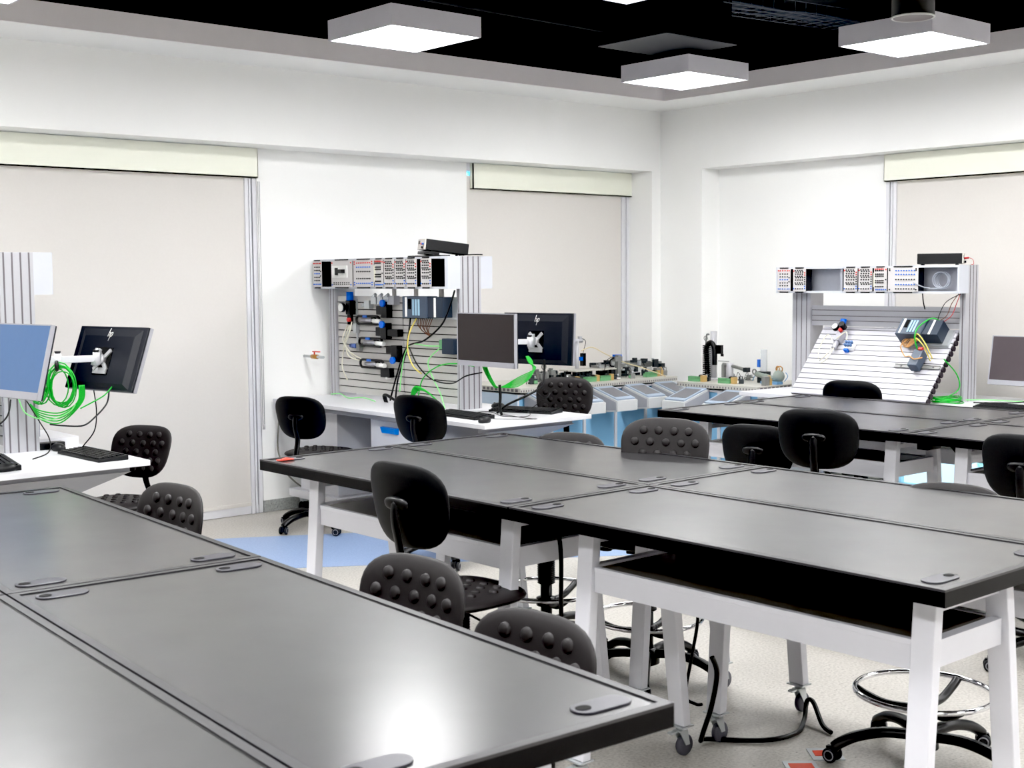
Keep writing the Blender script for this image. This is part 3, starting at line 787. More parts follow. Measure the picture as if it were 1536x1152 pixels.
q = MB(); za, zb_ = 1.527, 1.713; ya, yb = 4.545, 6.02; x0, x1 = RX-.12, RX+.10
x1 = RX-.001
q.box(K((x0, ya, za)), K((x1, yb, za+.014))); q.box(K((x0, ya, zb_-.014)), K((x1, yb, zb_)))
q.box(K((x0, ya, za+.014)), K((x1, ya+.012, zb_-.014))); q.box(K((x0, yb-.012, za+.014)), K((x1, yb, zb_-.014)))
q.box(K((x1-.004, ya+.012, za+.014)), K((x1, yb-.012, zb_-.014)), 1); q.box(K((x0+.02, 5.455, za+.014)), K((x1, 5.475, zb_-.014)), 1)
q.out('rack_housing', [rackM, mat('rack_inside', (178,180,188), .5)], s)
# tilted board
BT = Vector((7.895, 0, 1.275)); BB = Vector((7.50, 0, DZ+.012))
Lb = (BT-BB).length; ub = (BT-BB).normalized(); wb = Vector((-ub.z, 0, ub.x))
def brd(u, v, w): p = BB+ub*v+wb*w; return K((p.x, u, p.z))
q = MB(); slat_board(q, brd, 4.625, 5.70, 0.0, Lb, .0445, .014); q.out('slat_board', [slatW, slatGap], s)
q = MB(); v = .012
while v < Lb-.02:
    c = BB+ub*v+wb*(-.006); q.cyl(K((c.x, 4.612, c.z)), K((c.x, 4.626, c.z)), .019, n=10); v += .0445
q.out('slat_end_caps', mat('cap_dark', (42,34,42), .5), s)
def Bp(u, v, w): p = BB+ub*v+wb*w; return Vector((p.x, u, p.z))
MBRD = Matrix(((0, ub.x, wb.x, BB.x), (1, 0, 0, 0), (0, ub.z, wb.z, BB.z), (0, 0, 0, 1)))   # (u,v,w)->world
xa = RX-.128
for (ya, yb, st, lb) in ((6.00, 5.88, 'power', 'narrow socket module at the far left end of the right rack'),
                      (5.86, 5.745, 'relay', 'zigzag socket module left of the wide empty bay in the right rack'),
                      (5.425, 5.31, 'relay', 'zigzag socket module just right of the wide empty bay in the right rack'),
                      (5.305, 5.19, 'relay', 'second zigzag socket module right of the wide empty bay'),
                      (5.18, 5.075, 'term', 'narrow module with red top row and cream strip in the right rack'),
                      (5.07, 4.835, 'wideb', 'wide module with blue socket rows beside the coiled grey cable')):
    module(xa, (ya+yb)/2, za+.008, zb_-.008, ya-yb, st, lb)

# coiled grey cable in rack bay
q = MB()
for i in range(5): q.torus((RX-.07-.006*i, 4.68+.004*i, 1.615), .05+.003*(i % 3), .004, axis=(1, .25*(i-2)*.3, 0), n=24, m=6)
q.tube([(RX-.14, 4.87, 1.60), (RX-.13, 4.78, 1.565), (RX-.09, 4.70, 1.56)], .004, 6, smooth=5)
tag(q.out('coiled_cable', mat('grey_cable', (160,165,175), .4)), 'grey cable coiled in the open bay of the right rack', 'cable')

# power supplies
def psu(loc, rz, label, tiltx=0, lead=None):
    t = thing('power_supply', label, 'power supply', loc, rz); t.rotation_euler = (tiltx, 0, rz)
    q = MB(); q.box((-.09, -.155, .008), (.09, .13, .078)); q.out('case', blkM, t, bev=.003)
    for x in (-.07, .07):
        for y in (-.12, .1): pass
    q = MB()
    for x in (-.07, .07):
        for y in (-.12, .1): q.cyl((x, y, 0), (x, y, .009), .009, n=10)
    q.out('foot', blkM, t)
    q = MB(); q.box((-.088, -.163, .009), (.088, -.155, .077)); q.out('front_panel', mat('psu_panel', (205,200,192), .45), t, bev=.002)
    q = MB(); q.box((-.07, -.165, .045), (-.035, -.162, .066)); q.out('display', mat('psu_display', (60,55,50), .4), t)
    for (x, z, m, r) in ((.03, .045, redM, .006), (.055, .045, bluM, .006), (.05, .022, blkM, .008)):
        q = MB(); q.cyl((x, -.176, z), (x, -.163, z), r, n=12); q.out('knob', m, t)
    return t
psu((5.20, 6.72, 1.795), R(-90)-.08, 'black power supply with pale front tilted on top of the centre rack')
bpy.data.objects['power_supply'].rotation_euler = (R(-7), 0, R(-112)); bpy.data.objects['power_supply'].location.z = 1.807
q = MB(); q.box((-.085, -.16, -.018), (.085, -.06, .0)); q.out('rubber_block', blkM, bpy.data.objects['power_supply'])
psu((7.90, 4.80, 1.714), R(28), 'black boxy power supply with red plug on top of the right frame')
q = MB(); q.tube([(7.975, 4.655, 1.760), (7.985, 4.625, 1.762)], .006, 8); q.tube([(7.985, 4.625, 1.762), (7.99, 4.60, 1.75), (7.985, 4.59, 1.72), (7.97, 4.60, 1.718)], .002, 6, smooth=4)
tag(q.out('red_lead', redC), 'red plug lead on the right power supply', 'cable')

# ------------------------------------------------------------------ monitors, keyboards, mice
def monitor(loc, rz, pitch, label, scr, arm_to, logo='hp'):
    """screen normal = +X local; centre of panel at origin"""
    t = thing('monitor', label, 'monitor', loc, rz, 'widescreen monitors on arms'); t.rotation_euler = (0, pitch, rz)
    w, h = .545, .325
    q = MB(); q.box((-.022, -w/2, -h/2), (.004, w/2, h/2)); 
    q.hexa([(-.034, -.20, -.13), (-.034, .20, -.13), (-.022, .24, -.155), (-.022, -.24, -.155), (-.034, -.20, .11), (-.034, .20, .11), (-.022, .24, .15), (-.022, -.24, .15)])
    q.out('back_shell', monBk, t, bev=.003)
    q = MB(); q.box((.003, -w/2, -h/2), (.0065, w/2, -h/2+.032)); q.box((.003, -w/2, h/2-.005), (.0065, w/2, h/2)); q.box((.003, -w/2, -h/2), (.0065, -w/2+.005, h/2)); q.box((.003, w/2-.005, -h/2), (.0065, w/2, h/2))
    q.box((-.012, w/2, -h/2), (.0062, w/2+.003, h/2)); q.box((-.012, -w/2-.003, -h/2), (.0062, -w/2, h/2))
    q.out('bezel', bezelS, t)
    q = MB(); q.box((.0035, -w/2+.005, -h/2+.032), (.0055, w/2-.005, h/2-.005)); q.out('screen', scr, t)
    # recess and VESA plate at the back
    q = MB(); q.box((-.0355, -.06, -.09), (-.033, .06, .05)); q.out('recess', holeM, t)
    # cross-shaped mount
    q = MB()
    for a in (45, 135, 225, 315):
        a = R(a); c = (-.040, .035*math.cos(a), -.015+.035*math.sin(a))
        M = Matrix.Translation(Vector((-.040, 0, -.015))) @ Matrix.Rotation(a, 4, 'X')
        q.box((-.004, .0, -.010), (.004, .072, .010), 0, M)
    q.cyl((-.062, 0, -.015), (-.036, 0, -.015), .026, n=18); q.box((-.041, -.052, -.085), (-.036, .052, -.055))
    mt = q.out('mount_bracket', bracketM, t)
    q = MB(); q.cyl((-.075, -.0, -.055), (-.075, 0, .03), .017, n=16); q.out('swivel_joint', zincM, mt)
    # logo: slanted strokes
    if logo:
        q = MB(); x = -.0352; s = -1   # seen from behind, +y is to the left
        def st(pts, r=.0016): q.tube([(x, -p[0], p[1]) for p in pts], r, 6, smooth=4 if len(pts) > 2 else 0)
        sh = .35
        def P(u, v): return (u+v*sh-.0, v+.115)
        st([P(-.012, -.008), P(-.012, .034)]); st([P(-.012, .008), P(-.006, .014), P(-.001, .010), P(-.001, -.008)])
        st([P(.008, -.030), P(.008, .014)]); st([P(.008, .010), P(.014, .014), P(.019, .010), P(.019, -.002), P(.014, -.008), P(.008, -.006)])
        q.out('logo', whtP, t)
    return t
def arm(label, base, pts, z):
    t = thing('monitor_support', label, 'monitor arm', (0, 0, 0), group='white monitor arms')
    q = MB(); P = [Vector((p[0], p[1], z)) for p in pts]
    for a, c in zip(P, P[1:]):
        d = (c-a); L = d.length; M = Matrix.Translation(a) @ Matrix.Rotation(math.atan2(d.y, d.x), 4, 'Z')
        q.box((0, -.012, -.016), (L, .012, .016), 0, M)
    q.out('arm_bar', steelW, t, bev=.003)
    for p in P:
        q = MB(); q.cyl(p-Vector((0, 0, .03)), p+Vector((0, 0, .03)), .017, n=14); j = q.out('joint', steelW, t)
        q = MB(); q.cyl(p+Vector((0, 0, .03)), p+Vector((0, 0, .042)), .012, .016, n=12); q.out('knob', blkM, j)
    q = MB(); b0 = P[0]; q.box((b0.x-.035, b0.y+.017, z-.05), (b0.x+.035, b0.y+.032, z+.05)); q.out('clamp_plate', steelW, t)
    return t
def PA(x, y, z): return (x, y, z)
monitor((5.02, 6.09, 1.275), PI, 0, 'dark silver-framed monitor facing us on the centre desk', screenK, None)
monitor((5.49, 6.13, 1.265), R(11), R(3), 'black-backed monitor with pale logo and cross bracket behind the centre one', screenK, None)
arm('white jointed arm holding the centre front monitor', None, [(5.21, 6.462), (5.20, 6.30), (5.11, 6.10)], 1.26)
arm('white jointed arm holding the black-backed centre monitor', None, [(5.27, 6.462), (5.28, 6.22), (5.395, 6.115)], 1.25)
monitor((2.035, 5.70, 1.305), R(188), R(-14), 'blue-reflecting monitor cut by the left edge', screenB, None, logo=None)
monitor((2.675, 6.17, 1.262), R(12), R(20), 'black-backed monitor tilted forward on the left desk', screenK, None)
arm('white jointed arm reaching the tilted left monitor', None, [(2.36, 6.362), (2.42, 6.18), (2.60, 6.15)], 1.27)
arm('white jointed arm holding the blue-reflecting monitor', None, [(2.28, 6.362), (2.24, 6.05), (2.18, 5.76)], 1.27)
monitor((8.03, 4.205, 1.085), R(180), R(-10), 'grey monitor with wide silver chin at the right edge', screenG, None)
q = MB(); q.box((8.05, 4.1, DZ), (8.25, 4.26, DZ+.01)); q.tube([(8.15, 4.18, DZ+.005), (8.15, 4.18, 1.06), (8.07, 4.18, 1.06)], .014, 10)
tag(q.out('monitor_stand', bezelS), 'slim metal stand behind the right monitor', 'monitor stand')

def keyboard(loc, rz, label):
    t = thing('keyboard', label, 'keyboard', loc, rz, 'black keyboards on the desks')
    q = MB(); q.hexa([(-.225, -.075, 0), (.225, -.075, 0), (.225, .075, 0), (-.225, .075, 0), (-.225, -.072, .012), (.225, -.072, .012), (.225, .075, .024), (-.225, .075, .024)])
    q.out('key_tray', blkM, t, bev=.002)
    q = MB()
    for r in range(6):
        for c in range(21):
            x = -.213+c*.0203; y = -.062+r*.0215; z = .0125+(y+.072)*.08
            q.box((x, y, z), (x+.0165, y+.0165, z+.006))
    q.out('keys', mat('key_plastic', (30,31,34), .5), t)
    return t
def mouse(loc, rz, label):
    t = thing('mouse', label, 'mouse', loc, rz, 'black computer mice on the desks')
    q = MB(); q.ball((0, 0, .012), .05, sc=(1.1, .62, .5), n=20)
    for v in q.bm.verts: v.co.z = max(v.co.z, .0)
    q.out('mouse_body', blkM, t)
    q = MB(); q.cyl((.03, -.004, .030), (.03, .004, .030), .008, n=12); q.out('scroll_wheel', rubM, t)
    return t
Z = DZ+.0005
keyboard((4.905, 6.18, Z), R(-113+20), 'black keyboard lying at the front edge of the centre desk')
keyboard((5.36, 6.12, Z), R(-70), 'black keyboard on the far side of the centre desk')
keyboard((2.05, 6.02, Z), R(-100), 'black keyboard cut by the left edge on the left desk')
keyboard((2.50, 6.0, Z), R(-88), 'black keyboard on the far side of the left desk near its corner')
keyboard((7.62, 4.1, Z), R(-90), 'black keyboard below the right monitor')
mouse((4.79, 5.83, Z), R(20), 'black mouse at the front corner of the centre desk')
mouse((5.39, 6.42, Z), R(100), 'black mouse beside the centre cable tie on the far side')
mouse((2.02, 5.80, Z), R(10), 'black mouse beside the keyboard at the left edge')
mouse((2.47, 6.34, Z), R(90), 'black mouse behind the far keyboard on the left desk')

# ------------------------------------------------------------------ pneumatic parts on the centre board
XB = 5.15+.03-.013   # front face of slats
def comp(name, label, cat, y, z, group=None): return thing(name, label, cat, (XB, y, z), group=group)
t = comp('air_regulator', 'air regulator with round white gauge at the top left of the centre board', 'regulator', 7.74, 1.45)
q = MB(); q.box((-.05, -.028, -.05), (0, .028, .05)); q.cyl((-.03, -.0, -.12), (-.03, 0, -.05), .022, n=14); q.out('regulator_body', blkM, t, bev=.004)
q = MB(); q.cyl((-.03, 0, .05), (-.03, 0, .11), .026, n=16); q.out('blue_cap', brBlu, t)
q = MB(); q.cyl((-.05, .055, 0), (-.072, .055, 0), .033, n=24); q.out('gauge_case', blkM, t)
q = MB(); q.cyl((-.072, .055, 0), (-.075, .055, 0), .029, n=24); q.out('gauge_dial', whtP, t)
q = MB(); q.cyl((-.04, -.015, -.085), (-.062, -.015, -.085), .014, n=12); q.out('red_valve', redM, t)
q = MB(); q.box((-.01, -.055, -.30), (-.0005, -.045, .06)); q.box((-.035, -.075, -.18), (-.0005, -.04, -.11)); q.out('mounting_rail', zincM, t)
q = MB()
for pts in ([(-.03, .0, -.12), (-.05, .03, -.2), (-.04, .075, -.30), (-.045, .09, -.42), (-.02, .06, -.52)], [(-.03, 0, -.12), (-.06, -.02, -.2), (-.05, .04, -.28), (-.04, -.05, -.33), (-.02, -.12, -.36)],
            [(-.03, -.02, -.10), (-.07, -.05, -.17), (-.05, .03, -.24), (-.05, 0, -.34), (-.02, -.09, -.37)], [(-.03, .02, -.11), (-.07, .04, -.22), (-.05, .0, -.30), (-.03, -.06, -.36)]):
    q.tube(pts, .0045, 6, smooth=6)
q.out('air_tubes', tubeW, t)
def valve(y, z, flip, label, wide=False):
    t = comp('solenoid_valve', label, 'valve', y, z, 'black solenoid valves with blue knobs')
    s = -1 if flip else 1
    q = MB(); q.box((-.05, -.035, -.055), (0, .035, .055)); q.box((-.045, .035, -.035 if not flip else .0), (-.001, .10, .025 if not flip else .05)); 
    if wide: q.box((-.05, -.17, -.035), (-.001, -.045, .015))
    q.out('valve_body', blkM, t, bev=.004)
    q = MB(); q.cyl((-.05, 0, .045*s), (-.068, 0, .045*s), .024, n=16); q.out('blue_knob', brBlu, t)
valve(7.30, 1.44, False, 'black valve with blue knob, uppermost on the centre board')
valve(7.31, 1.295, False, 'black valve with blue knob and side block in the middle of the centre board', True)
valve(7.19, 1.145, True, 'black valve with its blue knob at the bottom on the centre board')
t = comp('limit_switch', 'small black block with white tag, lowest on the centre board', 'switch', 7.31, 1.01)
q = MB(); q.box((-.04, -.055, -.033), (0, .055, .033)); q.out('switch_body', blkM, t, bev=.003)
q = MB(); q.box((-.043, -.03, -.043), (-.01, -.01, -.03)); q.out('tag', whtP, t)
def cyl_unit(y, z, label):
    t = comp('air_cylinder', label, 'air cylinder', y, z, 'air cylinders looped in black tube')
    q = MB(); P = []
    for i in range(24):
        a = 2*PI*i/24; c = math.cos(a); P.append((-.03, (.11 if c > 0 else -.11)+.03*c, .027*math.sin(a)))
    q.tube(P, .009, 8, closed=True); q.box((-.02, -.06, -.02), (0, -.02, .02)); q.out('black_tube', blkC, t)
    q = MB(); q.cyl((-.028, .08, -.002), (-.028, -.05, -.002), .012, n=12); q.out('cylinder_barrel', bezelS, t)
    q = MB(); q.cyl((-.032, -.07, -.004), (-.032, -.16, -.006), .016, n=12); q.out('white_end', whtP, t)
    q = MB(); q.box((-.044, .0, .017), (-.034, .045, .032)); q.out('blue_clip', bluM, t)
cyl_unit(7.52, 1.365, 'air cylinder in a black tube loop, uppermost of the three')
cyl_unit(7.49, 1.212, 'air cylinder in a black tube loop, middle of the three')
cyl_unit(7.48, 1.062, 'air cylinder in a black tube loop, lowest of the three')
t = comp('valve_terminal', 'grey row of fittings at the top edge of the centre board', 'fitting', 7.33, 1.505)
q = MB()
for k in range(3): q.box((-.045, .1-.075*k-.03, -.028), (-.001, .1-.075*k+.03, .022)); q.cyl((-.05, .1-.075*k, .02), (-.02, .1-.075*k, .04), .011, n=10)
q.out('fitting_block', zincM, t); q = MB(); q.box((-.05, -.15, -.03), (-.001, -.09, .03)); q.out('end_block', greyPan, t)
t = comp('push_fitting', 'small grey fitting block left of the uppermost valve', 'fitting', 7.52, 1.47)
q = MB(); q.box((-.04, -.03, -.025), (-.001, .03, .03)); q.cyl((-.03, .03, 0), (-.03, .07, -.003), .012, n=10); q.out('fitting_block', zincM, t)
t = comp('sensor_plug', 'small blue plug with grey block left on the centre board', 'plug', 7.66, 1.175)
q = MB(); q.cyl((-.02, .09, .005), (-.02, .02, .005), .016, n=12); q.out('blue_plug', mat('muted_blue', (85,105,160), .4), t); q = MB(); q.box((-.03, -.03, -.028), (-.001, .01, .028)); q.out('grey_block', mechM, t)
# controller
def controller(M, label, wires=True):
    t = thing('controller', label, 'controller', (0, 0, 0)); t.matrix_world = M
    q = MB(); q.box((-.14, -.075, 0.0005), (.22, .06, .02)); q.out('rail', zincM, t)
    q = MB(); q.box((-.27, -.068, .012), (.0, .075, .10)); q.out('controller_case', plcM, t, bev=.004)
    q = MB(); q.box((0.0, -.062, .012), (.165, .07, .095)); q.out('module_case', plcD, t, bev=.004)
    q = MB()
    for u in (-.155, -.125, -.095): q.box((u, -.05, .099), (u+.018, .055, .103))
    q.out('light_strips', plcL, t)
    q = MB(); q.box((-.235, -.06, .099), (-.215, .068, .103)); q.box((.07, -.06, .094), (.09, .065, .098)); q.out('white_strips', whtP, t)
    q = MB(); q.box((-.205, -.01, .099), (-.17, .058, .102)); q.out('display', holeM, t)
    return t
M = Matrix(((0, 0, -1, XB), (-1, 0, 0, 6.745), (0, 1, 0, 1.46), (0, 0, 0, 1)))
controller(M, 'blue-grey modular controller at the top right of the centre board')
M = Matrix.Translation(Bp(4.80, .52, .014)) @ Matrix(((0, ub.x, wb.x), (-1, 0, 0), (0, ub.z, wb.z))).to_4x4()
controller(M @ Matrix.Diagonal((.72, .95, 1.25, 1)), 'grey modular controller on the tilted board')
q = MB(); q.box((-.055, -.09, 0), (0, .09, .105)) if False else None
t = comp('network_switch', 'small blue-grey network box beside the front monitor on the board', 'network box', 6.60, 1.165)
q = MB(); q.box((-.06, -.075, 0), (0, .045, .10)); q.out('box_case', plcD, t, bev=.004)
q = MB(); q.box((-.058, .045, .03), (-.005, .075, .09)); q.out('green_plug', grnT, t)

# wiring on centre board
def cable(name, pts, r, m, label, sm=8, group=None):
    q = MB(); q.tube(pts, r, 8, smooth=sm); return tag(q.out(name, m), label, 'cable', group)
XC = 5.07
cable('black_cable', [(XC+.02, 6.48, 1.575), (XC, 6.52, 1.45), (XC, 6.60, 1.35), (XC, 6.78, 1.25), (XC, 6.95, 1.21), (XC, 7.03, 1.12), (XC, 7.12, .95), (XC+.02, 7.2, .83)], .006, blkC, 'thick black cable sweeping down the centre board')
cable('black_cable', [(XC+.03, 6.97, 1.39), (XC, 6.96, 1.25), (XC, 6.99, 1.15), (XC, 7.08, .98), (XC+.02, 7.14, .83)], .006, blkC, 'straight black cable hanging from the left of the controller')
cable('black_cable', [(XC, 6.95, 1.20), (XC, 6.85, 1.08), (XC-.0, 6.70, 1.0), (XC, 6.5, .985), (XC, 6.35, 1.04), (5.16, 6.30, 1.06)], .0045, blkC, 'black cable drooping towards the monitor post')
cable('yellow_cable', [(XC+.02, 6.89, 1.39), (XC-.01, 6.93, 1.29), (XC-.01, 6.95, 1.18), (XC, 6.91, 1.08), (XC+.01, 6.83, 1.03)], .0045, yelC, 'yellow cable hanging below the centre controller')
q = MB()
for i in range(9):
    a = .02*i; q.tube([(XB-.04, 6.94-a*1.1, 1.392), (XB-.055, 6.90-a*.7, 1.34-.01*(i % 3)), (XB-.04, 6.84-.25*a, 1.29), (XB-.03, 6.80, 1.272)], .0025, 5, smooth=5)
tag(q.out('wire_bundle', brnC), 'thin brown wires gathered below the centre controller', 'wires')
cable('green_cable', [(XC, 7.06, .90), (XC-.005, 7.03, 1.03), (XC-.005, 6.99, 1.15), (XC, 6.92, 1.22), (XC, 6.75, 1.215), (XC+.04, 6.67, 1.215)], .004, greenL, 'pale green cable running along the board to the network box')
cable('green_cable', [(XC+.04, 6.67, 1.20), (XC, 6.74, 1.12), (XC, 6.70, 1.02), (XC, 6.62, .92), (XC, 6.57, .82)], .004, greenL, 'pale green cable dropping from the network box to the desk')
q = MB()
for i in range(7):
    e = .006*i
    q.tube([(5.07-e, 6.86-e, .813), (5.06-e, 6.89-e*.6, .87+e*.4), (5.06-e, 6.82, .925+e*.7), (5.06, 6.68+e, .89+e*.5), (5.07, 6.585+e, .814)], .004, 6, smooth=7)
tag(q.out('green_cable_bundle', greenC), 'arched bundle of green cable standing on the centre desk', 'cable')
cable('green_cable', [(XC, 6.86, .86), (XC, 6.80, 1.0), (XC-.01, 6.62, 1.09), (XC-.02, 6.42, 1.115), (5.12, 6.33, 1.10)], .004, greenC, 'single green cable arching from the bundle to the arm')
q = MB()
for i in range(7):
    e = .016*i; s_ = (i % 3)*.006; g = (i-3)*.011
    q.tube([(5.16+g*.4, 6.30-e*.2, 1.17-s_), (5.13, 6.25-e*.3, 1.10+g*.5), (5.10+s_, 6.13+g*.3, 1.005+g*.5), (5.10, 6.06, .985), (5.16+e*.3, 5.98+g*.3, .99+e*.55), (5.24+e*.3, 5.93-e*.1, 1.05+e*.5), (5.29-e*.3, 5.97, 1.13), (5.28-e*.2, 6.0, 1.17)], .0032, 6, smooth=7)
tag(q.out('green_cable_bundle', greenC), 'fan of green cables hanging under the centre monitors', 'cable')
q = MB(); q.tube([(5.10, 6.06, 1.0), (5.10, 6.055, .93), (5.10, 6.06, .86), (5.13, 6.08, .815)], .009, 8, smooth=5); q.out
tag(q.out('cable_tie_bundle', blkC), 'short black bound cable stub standing on the centre desk', 'cable')
cable('black_cable', [(5.44, 6.03, 1.14), (5.43, 6.02, 1.05), (5.37, 5.98, .98), (5.28, 6.0, .93), (5.20, 6.10, .87), (5.16, 6.16, .815)], .007, blkC, 'black cable hanging from the black-backed centre monitor')
cable('mouse_lead', [(4.84, 5.84, .83), (4.95, 5.86, .816), (5.05, 5.78, .814), (5.12, 5.74, .814), (5.10, 5.80, .814), (5.12, 5.95, .814), (5.13, 6.08, .815)], .002, blkC, 'thin black mouse cord trailing over the centre desk')
cable('keyboard_lead', [(5.04, 6.2, .826), (5.08, 6.12, .83), (5.07, 6.0, .815), (5.14, 5.88, .815), (5.25, 5.95, .815), (5.30, 6.03, .82)], .002, blkC, 'thin black keyboard cord curling on the centre desk')
cable('thin_lead', [(5.34, 6.0, .95), (5.42, 6.0, .90), (5.46, 6.0, .93), (5.43, 5.99, .91), (5.40, 6.04, .87), (5.38, 6.08, .836)], .002, blkC, 'thin looping cord above the far centre keyboard')
q = MB()
for i in range(4): q.tube([(XC+.03, 7.28-.012*i, .812), (XC+.01, 7.27-.012*i, .86), (XC+.0, 7.2-.01*i, .87-.008*i), (XC, 7.05, .82), (XC, 6.98, .815)], .004, 6, smooth=5)
tag(q.out('black_cable_bundle', blkC), 'black cables bent over at the foot of the centre board', 'cable')
cable('green_cable', [(XC, 7.9, .83), (XC, 7.78, .84), (XC-.02, 7.65, .82), (XC, 7.5, .83), (XC, 7.35, .815)], .004, greenL, 'pale green cable lying along the foot of the centre board')
# wall air tap
t = thing('air_tap', 'brass air tap on a pipe from the left wall', 'tap', (4.98, 7.97, 1.10))
q = MB(); q.tube([(.0, .135, 0), (0, .02, 0), (.0, -.12, 0)], .010, 8); q.out('pipe', zincM, t)
q = MB(); q.cyl((0, .03, 0), (0, -.04, 0), .016, n=12); q.out('valve_body', brassM, t)
q = MB(); q.cyl((0, 0, .01), (0, 0, .035), .006, n=8); q.box((-.006, -.07, .033), (.006, .02, .04)); q.out('lever', cordRed, t)
cable('white_hose', [(4.75, 8.09, .66), (4.72, 8.06, .45), (4.74, 8.0, .30), (4.80, 7.98, .22), (4.86, 7.97, .172)], .006, mat('grey_hose', (130,128,120), .5), 'thin grey hose drooping from the wall below the centre desk')

# on top of centre rack
q = MB(); q.box((5.07, 6.6, 1.791), (5.15, 6.95, 1.799)); q.tube([(5.22, 6.60, 1.797), (5.26, 6.50, 1.80), (5.31, 6.47, 1.80)], .004, 6, smooth=4)
tag(q.out('power_lead', blkC), 'dark power lead lying on top of the centre rack', 'cable')

# ------------------------------------------------------------------ things on tilted board
t = thing('air_regulator', 'air regulator with blue knob at the upper left of the tilted board', 'regulator', (0, 0, 0)); t.matrix_world = MBRD @ Matrix.Translation(Vector((5.50, .50, .014)))
q = MB(); q.box((-.025, -.06, .0005), (.025, .03, .05)); q.cyl((.0, -.12, .03), (.0, -.06, .03), .018, n=12); q.out('regulator_body', bezelS, t, bev=.004)
q = MB(); q.cyl((-.02, .05, .05), (-.02, .05, .10), .022, n=14); q.out('black_knob', blkM, t)
q = MB(); q.cyl((0, .08, .06), (0, .11, .075), .022, n=14); q.out('blue_cap', brBlu, t)
q = MB(); q.cyl((.045, .045, .05), (.045, .045, .075), .026, n=18); q.out('gauge_case', blkM, t); q = MB(); q.cyl((.045, .045, .075), (.045, .045, .078), .022, n=18); q.out('gauge_dial', whtP, t)
q = MB(); q.cyl((-.01, .02, .05), (-.01, .02, .075), .013, n=12); q.out('red_valve', redM, t)
q = MB()
for pts in ([(0, -.1, .04), (.08, -.02, .06), (.12, -.12, .03), (.10, -.20, .01)], [(0, -.05, .05), (-.07, 0, .07), (-.09, -.06, .05), (-.08, -.09, .03)], [(.01, -.1, .03), (.03, -.17, .03), (.08, -.22, .012)], [(-.01, -.1, .04), (.02, -.2, .02), (.06, -.24, .01)]):
    q.tube(pts, .004, 6, smooth=6)
q.out('air_tubes', tubeW, t)
t = thing('air_manifold', 'white manifold with blue push fittings on the tilted board', 'manifold', (0, 0, 0)); t.matrix_world = MBRD @ Matrix.Translation(Vector((5.385, .415, .014)))
q = MB(); q.box((-.035, -.03, .0005), (.035, .03, .035)); q.out('manifold_body', whtP, t, bev=.004)
q = MB()
for u in (-.022, 0, .022):
    for v in (-.012, .012): q.cyl((u, v, .035), (u, v+.004, .055), .009, n=10)
q.out('push_fittings', mat('steel_blue', (95,125,170), .35), t)
q = MB(); q.box((.0, -.045, .0005), (.03, -.03, .03)); q.out('blue_block', brBlu, t)
t = thing('mounting_rail', 'slim metal mounting rail low on the tilted board', 'rail', (0, 0, 0)); t.matrix_world = MBRD @ Matrix.Translation(Vector((4.80, .275, .014)))
q = MB(); q.box((-.17, -.012, .0005), (.17, .012, .008)); q.box((-.17, -.016, .008), (.17, -.010, .012)); q.box((-.17, .010, .008), (.17, .016, .012)); q.out('rail_bar', mechM, t)
q = MB(); q.cyl((-.12, 0, .008), (-.12, 0, .014), .008, n=10); q.cyl((.12, 0, .008), (.12, 0, .014), .008, n=10); q.out('rail_bolts', alumD, t)
t = thing('network_switch', 'small grey relay box clipped on the mounting rail', 'relay box', (0, 0, 0)); t.matrix_world = MBRD @ Matrix.Translation(Vector((4.79, .30, .026)))
q = MB(); q.box((-.035, -.07, .0), (.035, .065, .07)); q.out('box_case', plcM, t, bev=.006); q = MB(); q.box((-.03, .055, .06), (0, .075, .08)); q.out('red_plug', redM, t)
def bc(pts): return [MBRD @ Vector(p) for p in pts]
cable('yellow_cable', bc([(4.86, .46, .10), (4.80, .44, .16), (4.73, .38, .14), (4.70, .33, .04)]), .004, yelC, 'upper yellow cable arching from the tilted board controller')
cable('yellow_cable', bc([(4.85, .44, .09), (4.81, .42, .14), (4.745, .37, .12), (4.715, .32, .03)]), .004, yelC, 'lower yellow cable arching from the tilted board controller')
cable('orange_cable', bc([(4.92, .46, .08), (4.94, .39, .09), (4.90, .33, .06), (4.83, .30, .10), (4.78, .27, .11), (4.74, .30, .09)]), .004, mat('orange_cable', (215,160,95), .4), 'orange cable looping under the tilted board controller')
q = MB()
for i in range(7): q.tube(bc([(4.93-.012*i, .455, .09), (4.93-.01*i, .41, .11-.004*i), (4.90-.004*i, .38, .09), (4.87-.01*i, .44, .11)]), .003, 5, smooth=5)
tag(q.out('wire_bundle', mat('mixed_wires', (175,130,80), .5)), 'tangle of orange and brown wires under the tilted board controller', 'wires')
cable('green_cable', bc([(4.72, .60, .10), (4.78, .60, .13), (4.82, .50, .16), (4.82, .42, .15), (4.80, .36, .09)]), .0045, greenC, 'green cable crossing the tilted board controller')
for i, (dy, m, c) in enumerate(((0, redC, 'red'), (.02, blkC, 'black'), (.035, brnC, 'brown'))):
    cable(c+'_wire', [(7.80, 4.575+dy*.3, 1.525), (7.80, 4.60+dy, 1.46), (7.79, 4.63+dy, 1.38), (7.79, 4.70+dy, 1.33), (7.80, 4.73, 1.30)] if i != 1 else [(7.80, 4.57, 1.525), (7.79, 4.67, 1.47), (7.79, 4.72, 1.38), (7.80, 4.74, 1.31)], .0025, m, c+' wire hanging from the right rack to the controller')
cable('black_cable', [(7.78, 4.84, 1.5272), (7.775, 4.83, 1.47), (7.78, 4.82, 1.42)], .004, blkC, 'short black cable stub below the right rack')
cable('green_cable', [(7.66, 4.60, 1.10), (7.75, 4.56, 1.0), (7.78, 4.56, .90), (7.70, 4.62, .84), (7.66, 4.66, .83)], .004, greenC, 'green cable curving down beside the tilted board')
q = MB()
